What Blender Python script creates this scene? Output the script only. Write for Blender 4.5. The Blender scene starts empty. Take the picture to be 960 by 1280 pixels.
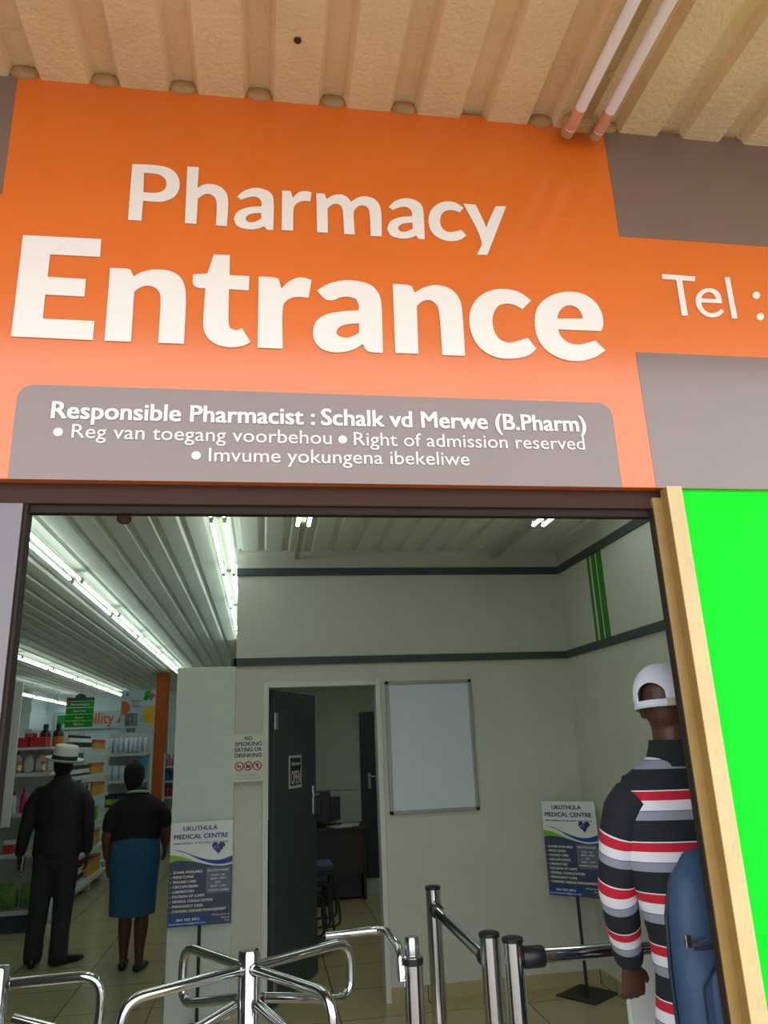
import bpy, bmesh, math, random
from mathutils import Vector, Matrix
random.seed(7)
SC = bpy.context.scene
COL = SC.collection
# ------------------------------------------------------------------ camera, world, exposure
EYE = 1.65
FPX = 938.0
PITCH, YAW, ROLL = math.radians(17.059), math.radians(9.4095), math.radians(-2.336)
_fw = Vector((math.sin(YAW)*math.cos(PITCH), math.cos(YAW)*math.cos(PITCH), math.sin(PITCH)))
_r = Vector((math.cos(YAW), -math.sin(YAW), 0)); _u = _r.cross(_fw)
RT = math.cos(ROLL)*_r + math.sin(ROLL)*_u
UP = -math.sin(ROLL)*_r + math.cos(ROLL)*_u
FW = _fw
cam = bpy.data.cameras.new('camera'); cam.sensor_fit = 'VERTICAL'; cam.sensor_height = 32; cam.sensor_width = 24
cam.lens = FPX*32/1280; cam.clip_start = 0.05; cam.clip_end = 200
camo = bpy.data.objects.new('camera', cam); COL.objects.link(camo)
camo.matrix_world = Matrix(((RT.x, UP.x, -FW.x, 0), (RT.y, UP.y, -FW.y, 0), (RT.z, UP.z, -FW.z, EYE), (0, 0, 0, 1)))
SC.camera = camo
SKY_STRENGTH = 2.95
TUBE = 6.5
world = bpy.data.worlds.new('overcast_sky'); SC.world = world; world.use_nodes = True
bg = world.node_tree.nodes['Background']; bg.inputs[0].default_value = (0.93, 0.97, 1.0, 1); bg.inputs[1].default_value = SKY_STRENGTH
SC.view_settings.view_transform = 'Standard'; SC.view_settings.look = 'None'
SC.view_settings.exposure = 0.0; SC.view_settings.gamma = 1.0
SC.view_settings.use_curve_mapping = False
try:
    SC.cycles.use_denoising = True; SC.cycles.max_bounces = 8; SC.cycles.diffuse_bounces = 4; SC.cycles.glossy_bounces = 4
    SC.cycles.sample_clamp_indirect = 8
except Exception: pass

def ray(x, y): return (x-480)/FPX*RT - (y-640)/FPX*UP + FW
def onY(x, y, Y): d = ray(x, y); return d*(Y/d.y) + Vector((0, 0, EYE))
def onZ(x, y, Z): d = ray(x, y); return d*((Z-EYE)/d.z) + Vector((0, 0, EYE))
def onX(x, y, X): d = ray(x, y); return d*(X/d.x) + Vector((0, 0, EYE))

# ------------------------------------------------------------------ materials
def lin(c):
    out = []
    for v in c:
        v /= 255.0
        out.append(v/12.92 if v <= 0.04045 else ((v+0.055)/1.055)**2.4)
    return (*out, 1)
def mat(name, rgb, rough=0.6, metal=0.0, spec=0.5, var=0.0, vscale=8.0, bump=0.0, bscale=60.0, emit=0.0, coat=0.0, srgb=True, stretch=None):
    m = bpy.data.materials.new(name); m.use_nodes = True
    nt = m.node_tree; b = nt.nodes['Principled BSDF']
    c = lin(rgb) if srgb else (*rgb, 1)
    b.inputs['Base Color'].default_value = c
    b.inputs['Roughness'].default_value = rough; b.inputs['Metallic'].default_value = metal
    b.inputs['Specular IOR Level'].default_value = spec
    if coat: b.inputs['Coat Weight'].default_value = coat; b.inputs['Coat Roughness'].default_value = 0.15
    if emit: b.inputs['Emission Color'].default_value = c; b.inputs['Emission Strength'].default_value = emit
    tc = None
    if var or bump:
        tc = nt.nodes.new('ShaderNodeTexCoord'); src = tc.outputs['Object']
        if stretch:
            mp = nt.nodes.new('ShaderNodeMapping'); mp.inputs['Scale'].default_value = stretch
            nt.links.new(src, mp.inputs[0]); src = mp.outputs[0]
    if var:
        n = nt.nodes.new('ShaderNodeTexNoise'); n.inputs['Scale'].default_value = vscale; n.inputs['Detail'].default_value = 6
        nt.links.new(src, n.inputs['Vector'])
        mr = nt.nodes.new('ShaderNodeMapRange'); mr.inputs[1].default_value = 0.3; mr.inputs[2].default_value = 0.7
        mr.inputs[3].default_value = 1-var; mr.inputs[4].default_value = 1+var
        nt.links.new(n.outputs[0], mr.inputs[0])
        mx = nt.nodes.new('ShaderNodeMix'); mx.data_type = 'RGBA'; mx.blend_type = 'MULTIPLY'; mx.inputs[0].default_value = 1
        mx.inputs[6].default_value = c
        nt.links.new(mr.outputs[0], mx.inputs[7]); nt.links.new(mx.outputs[2], b.inputs['Base Color'])
    if bump:
        n2 = nt.nodes.new('ShaderNodeTexNoise'); n2.inputs['Scale'].default_value = bscale; n2.inputs['Detail'].default_value = 4
        nt.links.new(src, n2.inputs['Vector'])
        bp = nt.nodes.new('ShaderNodeBump'); bp.inputs['Strength'].default_value = bump; bp.inputs['Distance'].default_value = 0.01
        nt.links.new(n2.outputs[0], bp.inputs['Height']); nt.links.new(bp.outputs[0], b.inputs['Normal'])
    return m
M = {}
M['orange'] = mat('orange_vinyl', (226, 108, 26), 0.36, var=0.03, vscale=4, coat=1.0)
M['brown'] = mat('taupe_vinyl', (122, 100, 94), 0.36, var=0.03, vscale=4, coat=1.0)
M['letter'] = mat('white_vinyl', (240, 232, 226), 0.5)
M['frame'] = mat('bronze_aluminium', (112, 96, 90), 0.38, metal=0.25, var=0.06, vscale=6)
M['frame_dark'] = mat('dark_seal_side_shade', (46, 36, 31), 0.7, spec=.2)  # seal tone, also painting side shade onto the jamb sides
M['sash'] = mat('brown_header_paint', (66, 46, 38), 0.75, spec=.2)
M['jamb'] = mat('grey_jamb_paint', (124, 116, 124), 0.45, var=0.08, vscale=9)
M['post'] = mat('cream_post_paint', (214, 184, 134), 0.5, var=0.07, vscale=14)
M['post_side'] = mat('ochre_stop_post_shade', (150, 118, 66), 0.5, var=0.07, vscale=14)  # ochre of the stop; also paints side shade onto the cream post
M['green'] = mat('bright_green_vinyl', (6, 232, 40), 0.6, spec=.15)
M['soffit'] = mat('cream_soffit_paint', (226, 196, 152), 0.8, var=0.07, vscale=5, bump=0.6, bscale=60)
M['soffit_rib'] = mat('shaded_rib_paint', (176, 138, 94), 0.75, var=0.12, vscale=7, bump=0.15, bscale=50, stretch=(3, .6, 1))  # channel shade put into the colour, darker than the flats
M['ceiling'] = mat('ceiling_sheet_paint', (222, 224, 212), 0.55, var=0.03, vscale=3)
M['wall_white'] = mat('white_wall_paint', (212, 224, 230), 0.7, var=0.02)
M['wall_beige'] = mat('beige_wall_paint', (204, 202, 188), 0.7, var=0.03, vscale=3)
M['block'] = mat('pale_block_paint', (206, 214, 204), 0.6, var=0.02)
M['band'] = mat('slate_band_paint', (62, 74, 76), 0.6)
M['stripe'] = mat('green_stripe_paint', (48, 128, 34), 0.6)
M['office'] = mat('office_wall_paint', (170, 178, 158), 0.7)
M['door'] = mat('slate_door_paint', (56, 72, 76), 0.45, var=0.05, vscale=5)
M['door_frame'] = mat('white_door_frame', (212, 214, 206), 0.5)
M['chrome'] = mat('polished_chrome', (214, 216, 220), 0.09, metal=1.0)
M['steel'] = mat('brushed_steel', (190, 192, 196), 0.22, metal=1.0)
M['black'] = mat('black_plastic', (20, 22, 24), 0.4)
M['black_metal'] = mat('black_metal', (26, 27, 30), 0.45)
M['tube'] = mat('lit_tube', (232, 255, 248), 0.4, emit=TUBE)
M['tube_off'] = mat('unlit_tube_glass', (236, 228, 232), 0.3)
M['tube_end'] = mat('tube_end_pink', (214, 150, 120), 0.5, var=.1, vscale=40)
M['batten'] = mat('batten_enamel', (178, 174, 152), 0.6)
M['batten_old'] = mat('weathered_batten', (176, 146, 100), 0.6, var=.12, vscale=18)
M['white'] = mat('white_plastic', (226, 228, 226), 0.45)
M['shelf'] = mat('shelf_enamel', (196, 200, 198), 0.5)
M['plinth'] = mat('shelf_plinth', (60, 72, 82), 0.5)
M['board_silver'] = mat('whiteboard_frame', (160, 164, 160), 0.4, metal=.3)
M['board'] = mat('whiteboard_face', (214, 220, 234), 0.4)
M['navy'] = mat('navy_print', (28, 56, 128), 0.5)
M['slate_print'] = mat('slate_print', (62, 72, 98), 0.5)
M['slate_box'] = mat('pale_slate_print', (104, 112, 132), 0.5)
M['blue_print'] = mat('blue_print', (16, 72, 150), 0.5)
M['lime_print'] = mat('lime_print', (116, 190, 28), 0.5)
M['paper'] = mat('printed_paper', (214, 216, 204), 0.6)
M['ink_green'] = mat('green_ink', (30, 66, 58), 0.6)
M['red'] = mat('red_ink', (176, 30, 44), 0.55)
M['wood_dark'] = mat('dark_desk_veneer', (44, 28, 26), 0.45, var=.15, vscale=6, stretch=(1, 1, 6))
M['blue_fabric'] = mat('blue_chair_fabric', (58, 72, 92), 0.9, bump=.2)
M['orange_col'] = mat('orange_column_paint', (206, 92, 28), 0.5)
M['pavement'] = mat('pavement_paving', (150, 142, 132), 0.85, var=.1, vscale=2, bump=.2, bscale=20)
M['skin'] = mat('brown_skin', (94, 58, 42), 0.5, var=.05, vscale=20)
M['skin2'] = mat('dark_brown_skin', (84, 52, 38), 0.5, var=.05, vscale=20)
M['skin3'] = mat('deep_brown_skin', (50, 34, 28), 0.5, var=.05, vscale=20)
M['hair'] = mat('black_hair', (20, 18, 18), 0.9, bump=1.0, bscale=250)
M['eye'] = mat('eye_white', (220, 216, 208), 0.3)
M['jacket'] = mat('black_jacket_cloth', (22, 24, 26), 0.75, bump=.5, bscale=14, var=.12, vscale=10)
M['trouser'] = mat('charcoal_trouser_cloth', (34, 38, 38), 0.85, bump=.3, bscale=14, stretch=(1, 1, .25))
M['shoe'] = mat('black_leather', (18, 18, 20), 0.35)
M['blacktop'] = mat('black_knit', (16, 16, 19), 0.85, bump=.2, bscale=16)
M['skirt'] = mat('blue_denim', (36, 84, 122), 0.85, var=.10, vscale=30, bump=.2, bscale=30)
M['mint'] = mat('mint_trim', (150, 186, 140), 0.7)
M['straw'] = mat('white_straw_weave', (220, 222, 214), 0.8, bump=.3, bscale=160)
M['hatband'] = mat('dark_hat_band', (26, 36, 44), 0.7)
M['cap'] = mat('white_cap_cotton', (222, 226, 240), 0.8, bump=.15, bscale=60)
M['buckle'] = mat('cap_buckle', (206, 184, 160), 0.4, metal=.4)
M['pack'] = mat('navy_pack_nylon', (50, 76, 108), 0.6, bump=.5, bscale=18, var=.08)
M['pack_trim'] = mat('navy_pack_piping', (22, 32, 46), 0.6)
M['collar'] = mat('black_rib_collar', (20, 30, 32), 0.9, bump=.3, bscale=120)
M['phone'] = mat('phone_shell', (210, 206, 196), 0.3)
M['jean'] = mat('dark_blue_jean', (36, 46, 66), 0.85)
M['product_yellow'] = mat('yellow_carton', (214, 150, 22), 0.5)
M['product_red'] = mat('red_print', (188, 52, 30), 0.5)
M['product_orange'] = mat('orange_print', (214, 98, 40), 0.5)
M['product_white'] = mat('white_carton', (206, 208, 204), 0.5)
M['product_black'] = mat('black_label', (34, 36, 40), 0.5)
M['product_blue'] = mat('blue_pack', (52, 92, 168), 0.45)
M['product_sky'] = mat('sky_blue_pack', (30, 140, 190), 0.45)
M['product_pale'] = mat('pale_plastic_pack', (196, 204, 220), 0.35)
M['product_purple'] = mat('purple_pack', (98, 62, 130), 0.5)
M['product_magenta'] = mat('magenta_pack', (196, 20, 96), 0.5)
M['product_green'] = mat('green_bag', (92, 128, 56), 0.5, var=.35, vscale=30)
M['product_cream'] = mat('cream_jug', (216, 208, 192), 0.4)
M['product_brown'] = mat('dark_brown_bottle', (44, 28, 24), 0.3)
M['product_navy'] = mat('navy_tub', (30, 40, 84), 0.5)
M['product_lime'] = mat('lime_label', (140, 190, 40), 0.5)
M['product_pink'] = mat('pink_bottle', (196, 90, 150), 0.45)
M['leaf_green'] = mat('sign_green', (26, 150, 34), 0.5)
M['sign_grey'] = mat('sign_cap_grey', (60, 78, 84), 0.5)
M['poster'] = mat('poster_paper', (176, 192, 206), 0.45)
M['poster_pic'] = mat('poster_photo_print', (118, 120, 122), 0.5, var=.5, vscale=14)
M['sun_yellow'] = mat('yellow_print', (222, 176, 30), 0.5)

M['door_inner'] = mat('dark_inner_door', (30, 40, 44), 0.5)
def grout_mat():
    m = bpy.data.materials.new('beige_floor_tile'); m.use_nodes = True; nt = m.node_tree; b = nt.nodes['Principled BSDF']
    g = nt.nodes.new('ShaderNodeNewGeometry'); mp = nt.nodes.new('ShaderNodeMapping'); mp.inputs['Location'].default_value = (0.12, 0.1, 0)
    br = nt.nodes.new('ShaderNodeTexBrick'); br.offset = 0.0; br.inputs['Scale'].default_value = 1.0
    br.inputs['Color1'].default_value = lin((182, 168, 126)); br.inputs['Color2'].default_value = lin((177, 163, 121)); br.inputs['Mortar'].default_value = lin((84, 76, 58))
    br.inputs['Mortar Size'].default_value = 0.004; br.inputs['Brick Width'].default_value = 0.61; br.inputs['Row Height'].default_value = 0.61
    nt.links.new(g.outputs['Position'], mp.inputs[0]); nt.links.new(mp.outputs[0], br.inputs['Vector']); nt.links.new(br.outputs[0], b.inputs['Base Color'])
    b.inputs['Roughness'].default_value = 0.16; b.inputs['Specular IOR Level'].default_value = 0.5
    return m
M['tile'] = grout_mat()
def stripe_mat():
    m = bpy.data.materials.new('striped_jersey'); m.use_nodes = True; nt = m.node_tree; b = nt.nodes['Principled BSDF']
    a = nt.nodes.new('ShaderNodeAttribute'); a.attribute_name = 'stripe'
    fr = nt.nodes.new('ShaderNodeMath'); fr.operation = 'FRACT'; nt.links.new(a.outputs['Fac'], fr.inputs[0])
    cr = nt.nodes.new('ShaderNodeValToRGB'); cr.color_ramp.interpolation = 'CONSTANT'
    blk, red, wht, gry = lin((24, 27, 36)), lin((190, 24, 48)), lin((222, 222, 232)), lin((138, 144, 160))
    stops = [(0, blk), (.40, wht), (.422, red), (.60, wht), (.80, blk), (.812, gry), (.985, blk)]
    el = cr.color_ramp.elements
    el[0].position = 0; el[0].color = blk; el[1].position = .40; el[1].color = wht
    for p, c in stops[2:]:
        e = el.new(p); e.color = c
    nt.links.new(fr.outputs[0], cr.inputs[0]); nt.links.new(cr.outputs[0], b.inputs['Base Color'])
    b.inputs['Roughness'].default_value = 0.85
    tc = nt.nodes.new('ShaderNodeTexCoord'); n = nt.nodes.new('ShaderNodeTexNoise'); n.inputs['Scale'].default_value = 12
    bp = nt.nodes.new('ShaderNodeBump'); bp.inputs['Strength'].default_value = .35; bp.inputs['Distance'].default_value = .012
    nt.links.new(tc.outputs['Object'], n.inputs['Vector']); nt.links.new(n.outputs[0], bp.inputs['Height']); nt.links.new(bp.outputs[0], b.inputs['Normal'])
    return m
M['jersey'] = stripe_mat()

# ------------------------------------------------------------------ mesh helpers
class MB:
    def __init__(s): s.v = []; s.f = []; s.m = []
    def add(s, vs, fs, mi=0, T=None):
        o = len(s.v)
        for p in vs: s.v.append(tuple(T @ Vector(p)) if T is not None else tuple(p))
        for f in fs: s.f.append([i+o for i in f]); s.m.append(mi)
        return s
    def box(s, x0, x1, y0, y1, z0, z1, mi=0, T=None):
        vs = [(x, y, z) for z in (z0, z1) for y in (y0, y1) for x in (x0, x1)]
        return s.add(vs, [(0, 2, 3, 1), (4, 5, 7, 6), (0, 1, 5, 4), (2, 6, 7, 3), (0, 4, 6, 2), (1, 3, 7, 5)], mi, T)
    def cyl(s, p0, p1, r0, r1=None, n=20, mi=0, caps=True):
        return s.tube([p0, p1], [r0, r0 if r1 is None else r1], n, mi, caps)
    def tube(s, path, r, n=14, mi=0, caps=True):
        P = [Vector(p) for p in path]; k = len(P); R = r if isinstance(r, (list, tuple)) else [r]*k
        t0 = (P[1]-P[0]).normalized(); a = Vector((0, 0, 1)) if abs(t0.z) < .9 else Vector((1, 0, 0))
        nrm = (a-t0*a.dot(t0)).normalized(); vs = []; fs = []
        for i in range(k):
            t = ((P[min(i+1, k-1)]-P[i]).normalized()+(P[i]-P[max(i-1, 0)]).normalized())
            t = t.normalized() if t.length > 1e-6 else t0
            nrm = (nrm-t*nrm.dot(t)).normalized(); b = t.cross(nrm)
            for j in range(n):
                an = 2*math.pi*j/n; vs.append(P[i]+(nrm*math.cos(an)+b*math.sin(an))*R[i])
        for i in range(k-1):
            for j in range(n): fs.append((i*n+j, i*n+(j+1) % n, (i+1)*n+(j+1) % n, (i+1)*n+j))
        if caps: fs.append(tuple(range(n-1, -1, -1))); fs.append(tuple((k-1)*n+j for j in range(n)))
        return s.add(vs, fs, mi)
    def lathe(s, prof, n=24, mi=0, T=None, sx=1, sy=1):
        vs = []; fs = []; k = len(prof)
        for r, z in prof:
            for j in range(n):
                a = 2*math.pi*j/n; vs.append((r*sx*math.cos(a), r*sy*math.sin(a), z))
        for i in range(k-1):
            for j in range(n): fs.append((i*n+j, i*n+(j+1) % n, (i+1)*n+(j+1) % n, (i+1)*n+j))
        if prof[0][0] > 1e-5: fs.append(tuple(range(n-1, -1, -1)))
        if prof[-1][0] > 1e-5: fs.append(tuple((k-1)*n+j for j in range(n)))
        return s.add(vs, fs, mi, T)
    def prism(s, poly, d, mi=0, T=None):   # polygon in xy, thickness d along +z
        n = len(poly); vs = [(x, y, 0) for x, y in poly]+[(x, y, d) for x, y in poly]
        fs = [tuple(range(n-1, -1, -1)), tuple(range(n, 2*n))]+[(i, (i+1) % n, n+(i+1) % n, n+i) for i in range(n)]
        return s.add(vs, fs, mi, T)
    def loft(s, pts, n=20, mi=0, ref=(1, 0, 0), cap=True, p=2.0):
        """pts: (x,y,z,rx,ry); rings perpendicular to the path, rx along ref."""
        P = [Vector(q[:3]) for q in pts]; k = len(P); rings = []
        for i in range(k):
            t = (P[min(i+1, k-1)]-P[max(i-1, 0)]).normalized(); rv = Vector(ref)
            if abs(t.dot(rv)) > .92: rv = Vector((0, 1, 0))
            sd = (rv-t*rv.dot(t)).normalized(); fd = t.cross(sd)
            rings.append((P[i], t, sd, fd, pts[i][3], pts[i][4]))
        if cap:
            c, t, a, b, rx, ry = rings[0]; m = min(rx, ry)
            st = [(c-t*m*.92, t, a, b, rx*.38, ry*.38), (c-t*m*.55, t, a, b, rx*.83, ry*.83)]
            c, t, a, b, rx, ry = rings[-1]; m = min(rx, ry)
            en = [(c+t*m*.55, t, a, b, rx*.83, ry*.83), (c+t*m*.92, t, a, b, rx*.38, ry*.38)]
            rings = st+rings+en
        vs = []; fs = []
        for c, t, a, b, rx, ry in rings:
            for j in range(n):
                an = 2*math.pi*j/n; cx, sy = math.cos(an), math.sin(an)
                if p != 2.0:
                    cx = math.copysign(abs(cx)**(2/p), cx); sy = math.copysign(abs(sy)**(2/p), sy)
                vs.append(c+a*cx*rx+b*sy*ry)
        k = len(rings)
        for i in range(k-1):
            for j in range(n): fs.append((i*n+j, i*n+(j+1) % n, (i+1)*n+(j+1) % n, (i+1)*n+j))
        fs.append(tuple(range(n-1, -1, -1))); fs.append(tuple((k-1)*n+j for j in range(n)))
        return s.add(vs, fs, mi)
    def ball(s, c, rx, ry, rz, mi=0, n=20, T=None):
        prof = [(math.sin(math.pi*i/10), -math.cos(math.pi*i/10)) for i in range(11)]
        prof[0] = (0.02, -1); prof[-1] = (0.02, 1)
        TT = Matrix.Translation(c) @ (T if T is not None else Matrix()) @ Matrix.Diagonal((rx, ry, rz, 1))
        return s.lathe(prof, n, mi, TT)
    def mesh(s, name):
        me = bpy.data.meshes.new(name); me.from_pydata([tuple(p) for p in s.v], [], s.f)
        me.polygons.foreach_set('material_index', s.m)
        bm = bmesh.new(); bm.from_mesh(me); bmesh.ops.recalc_face_normals(bm, faces=bm.faces); bm.to_mesh(me); bm.free()
        me.update(); return me
def link(name, me, mats, parent=None, smooth=None, bevel=0, seg=2, loc=None):
    if not isinstance(mats, (list, tuple)): mats = [mats]
    me.materials.clear()
    for m in mats: me.materials.append(M[m] if isinstance(m, str) else m)
    if smooth is not None:
        me.polygons.foreach_set('use_smooth', [True]*len(me.polygons))
        if smooth < 179:
            bm = bmesh.new(); bm.from_mesh(me); c = math.radians(smooth)
            for e in bm.edges:
                if len(e.link_faces) == 2 and e.calc_face_angle(0) > c: e.smooth = False
            bm.to_mesh(me); bm.free()
    o = bpy.data.objects.new(name, me); COL.objects.link(o)
    if bevel:
        md = o.modifiers.new('bevel', 'BEVEL'); md.width = bevel; md.segments = seg; md.limit_method = 'ANGLE'
    if parent: o.parent = parent
    if loc: o.location = loc
    return o
def ob(name, mb, mats, parent=None, smooth=None, bevel=0, seg=2, loc=None):
    return link(name, mb.mesh(name), mats, parent, smooth, bevel, seg, loc)
def tag(o, label, cat, group=None):
    o['label'] = label; o['category'] = cat
    if group: o['group'] = group
    return o
def thing(name, label, cat, loc=(0, 0, 0), rz=0, group=None):
    o = bpy.data.objects.new(name, None); COL.objects.link(o); o.location = loc; o.rotation_euler = (0, 0, rz); o.empty_display_size = .05
    return tag(o, label, cat, group)
def struct(name, mb, mats, parent=None, **k):
    o = ob(name, mb, mats, parent, **k)
    if not parent: o['kind'] = 'structure'
    return o
def dup(root, loc, rz=None, label=None, group=None, scale=None):
    r = root.copy(); COL.objects.link(r); r.location = loc
    if rz is not None: r.rotation_euler = (0, 0, rz)
    if scale: r.scale = scale
    if label: r['label'] = label
    if group: r['group'] = group
    for ch in list(root.children):
        c = ch.copy(); COL.objects.link(c); c.parent = r
        for g in list(ch.children):
            d = g.copy(); COL.objects.link(d); d.parent = c
    return r
def box(x0, x1, y0, y1, z0, z1): return MB().box(x0, x1, y0, y1, z0, z1)
ORD = ['first', 'second', 'third', 'fourth', 'fifth', 'sixth', 'seventh', 'eighth', 'ninth', 'tenth']

# text: the built-in face turned into a mesh, fitted to a width and a cap height
def text_mesh(body, width, cap, bold=0.0, extr=0.0006, space=1.0, cap_h=0.7):
    dbl = bold >= .010; bold = 0.0 if dbl else bold
    c = bpy.data.curves.new('text', 'FONT'); c.body = body; c.offset = bold; c.extrude = 0; c.resolution_u = 3; c.space_character = space
    o = bpy.data.objects.new('text', c); COL.objects.link(o); dg = bpy.context.evaluated_depsgraph_get(); dg.update()
    me = bpy.data.meshes.new_from_object(o.evaluated_get(dg)); bpy.data.objects.remove(o); bpy.data.curves.remove(c)
    xs = [v.co.x for v in me.vertices]
    x0, x1 = min(xs), max(xs); sx = width/(x1-x0); sy = cap/cap_h
    for v in me.vertices: v.co = Vector(((v.co.x-x0)*sx, v.co.y*sy, 0))
    if dbl:      # heavier face: the strokes are widened by overlapping copies
        mb = MB(); vs = [v.co.copy() for v in me.vertices]; fs = [tuple(p.vertices) for p in me.polygons]; e = cap*.034
        for k, (dx, dy) in enumerate(((-e, -e*.6), (-e, e*.6), (e, -e*.6), (e, e*.6), (0, 0))): mb.add([(p.x+dx, p.y+dy, .00006*k) for p in vs], fs)
        me = bpy.data.meshes.new('text'); me.from_pydata([tuple(p) for p in mb.v], [], mb.f); me.update()
    return me
def plane_T(o, u, v):
    """matrix whose x runs along u, y along v, z out of the face"""
    u = Vector(u).normalized(); v = Vector(v).normalized(); w = u.cross(v)
    return Matrix(((u.x, v.x, w.x, o[0]), (u.y, v.y, w.y, o[1]), (u.z, v.z, w.z, o[2]), (0, 0, 0, 1)))
def join_meshes(name, items):   # items: (mesh, matrix)
    mb = MB()
    for me, T in items:
        mb.add([v.co.copy() for v in me.vertices], [tuple(p.vertices) for p in me.polygons], 0, T)
    me = bpy.data.meshes.new(name); me.from_pydata([tuple(p) for p in mb.v], [], mb.f); me.update(); return me
def smooth_closed(pts, thr=48, sub=5):
    n = len(pts); P = [Vector(p) for p in pts]; out = []; corner = []
    for i in range(n):
        a = P[i]-P[i-1]; b = P[(i+1) % n]-P[i]
        corner.append(a.angle(b, 0) > math.radians(thr))
    def tan(i, seg):
        if corner[i]: return seg
        d = (P[(i+1) % n]-P[i-1]); return d.normalized()*seg.length
    for i in range(n):
        j = (i+1) % n; s = P[j]-P[i]; t0 = tan(i, s); t1 = tan(j, s)
        straight = corner[i] and corner[j]
        for k in range(1 if straight else sub):
            t = k/sub; h00 = 2*t**3-3*t*t+1; h10 = t**3-2*t*t+t; h01 = -2*t**3+3*t*t; h11 = t**3-t*t
            out.append(P[i]*h00+t0*h10+P[j]*h01+t1*h11)
    return out
def fill_mesh(name, loops, extr=0.0):
    c = bpy.data.curves.new(name, 'CURVE'); c.dimensions = '2D'; c.fill_mode = 'BOTH' if extr else 'BOTH'; c.extrude = extr
    for lp in loops:
        s = c.splines.new('POLY'); s.points.add(len(lp)-1); s.use_cyclic_u = True
        for p, q in zip(s.points, lp): p.co = (q[0], q[1], 0, 1)
    o = bpy.data.objects.new(name, c); COL.objects.link(o); dg = bpy.context.evaluated_depsgraph_get(); dg.update()
    me = bpy.data.meshes.new_from_object(o.evaluated_get(dg)); bpy.data.objects.remove(o); bpy.data.curves.remove(c); return me
# ------------------------------------------------------------------ STRUCTURE
SY = 1.97           # front of the fascia sign
ZS = 3.665          # soffit
BW = 5.64           # back wall of the reception
RX = 2.336          # right wall
struct('floor', box(-9, 2.44, 2.0, 20.6, -0.1, 0), 'tile')
struct('pavement', box(-150, 150, -150, 2.0, -0.2, -0.02), 'pavement')

def sheet(x0, x1, y0, y1, z, first, pitch, wb, wt, h, t=0.004):
    """trapezoidal roof sheet seen from below: flats at z, channels rising by h; material 0 flats, 1 channels"""
    prof = [(x0, z, 0)]; c = first
    while c+wb < x1:
        if c > x0+.01:
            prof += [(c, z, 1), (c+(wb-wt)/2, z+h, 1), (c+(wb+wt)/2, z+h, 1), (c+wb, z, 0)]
        c += pitch
    prof.append((x1, z, 0)); mb = MB()
    for (xa, za, ma), (xb, zb, _) in zip(prof, prof[1:]):
        mb.add([(xa, y0, za), (xb, y0, zb), (xb, y1, zb), (xa, y1, za), (xa, y0, za+t), (xb, y0, zb+t), (xb, y1, zb+t), (xa, y1, za+t)],
               [(0, 1, 2, 3), (7, 6, 5, 4)], ma)
    return mb
struct('ceiling', sheet(-9, 2.44, 2.1, 20.6, 3.08, -9.02+.0, .1725, .060, .030, .022), ['ceiling', 'ceiling'])
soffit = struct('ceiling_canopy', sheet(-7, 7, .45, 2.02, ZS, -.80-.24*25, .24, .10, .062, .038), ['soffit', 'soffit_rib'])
for k in range(-2, 9):
    if k == 6: continue
    cx = -.80+.24*k+.05
    mb = MB(); mb.ball((cx, 1.970, ZS+.020), .044, .018, .026)
    ob('mortar_plug', mb, 'soffit_rib', soffit, smooth=180)
mb = MB(); h = onZ(372, 50, ZS-.001)
mb.lathe([(.002, 0), (.010, .0), (.012, .004), (.004, .006)], 10, 0, Matrix.Translation((h.x, h.y, ZS-.006)))
ob('screw', mb, 'product_brown', soffit)
struct('roof_canopy_edge', box(-7, 7, .38, .45, 3.64, 3.95), 'soffit')
struct('roof', box(-9.2, 3, 2.0, 20.8, 3.95, 4.0).box(-9.2, 7, 0.38, 2.0, 3.95, 4.0), 'ceiling')

# facade wall
struct('wall_front', box(-9, -.675, 2.012, 2.12, 0, 2.36).box(-9, 3.2, 2.06, 2.12, 2.31, 3.97).box(1.222, 4.0, 2.012, 2.12, 0, 2.36), 'jamb')
# door frame of the entrance
fr = struct('door_1', box(-.70, 1.21, 2.0, 2.04, 2.289, 2.37), 'sash', bevel=.003)
ob('head_seal', box(-.62, 1.17, 2.012, 2.04, 2.267, 2.289), 'frame_dark', fr)
ob('jamb', box(-3.0, -.629, 1.998, 2.02, -.02, 2.289), 'jamb', fr, bevel=.002)
ob('jamb', box(-.629, -.6155, 2.004, 2.04, 0, 2.289).box(-.623, -.616, 1.997, 2.004, 0, 2.283, 1), ['frame_dark', 'jamb'], fr)
ob('jamb', box(1.141, 1.145, 1.990, 2.016, 0, 2.289), 'frame_dark', fr)  # dark strip imitating the shaded side of the stop
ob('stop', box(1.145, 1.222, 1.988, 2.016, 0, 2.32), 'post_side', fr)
ob('post', box(1.174, 1.220, 1.951, 1.988, -.02, 2.343), 'post_side', fr)  # post body in a darker tone, imitating its shaded side
ob('post_lit_front', box(1.1735, 1.221, 1.947, 1.951, -.02, 2.343), 'post', fr)  # lit front of the same post, a thin plate in its cream
s = MB(); q = onY(155, 645, 2.05)
s.lathe([(.020, 0), (.020, .008), (.013, .016), (.002, .018)], 20, 0, Matrix.Translation((q.x, 2.055, 2.268)) @ Matrix.Rotation(math.pi, 4, 'X'))
ob('motion_sensor', s, 'sash', fr, smooth=40)
struct('window_1', box(1.221, 3.4, 1.982, 2.012, 0.0, 2.345), 'green')

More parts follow.
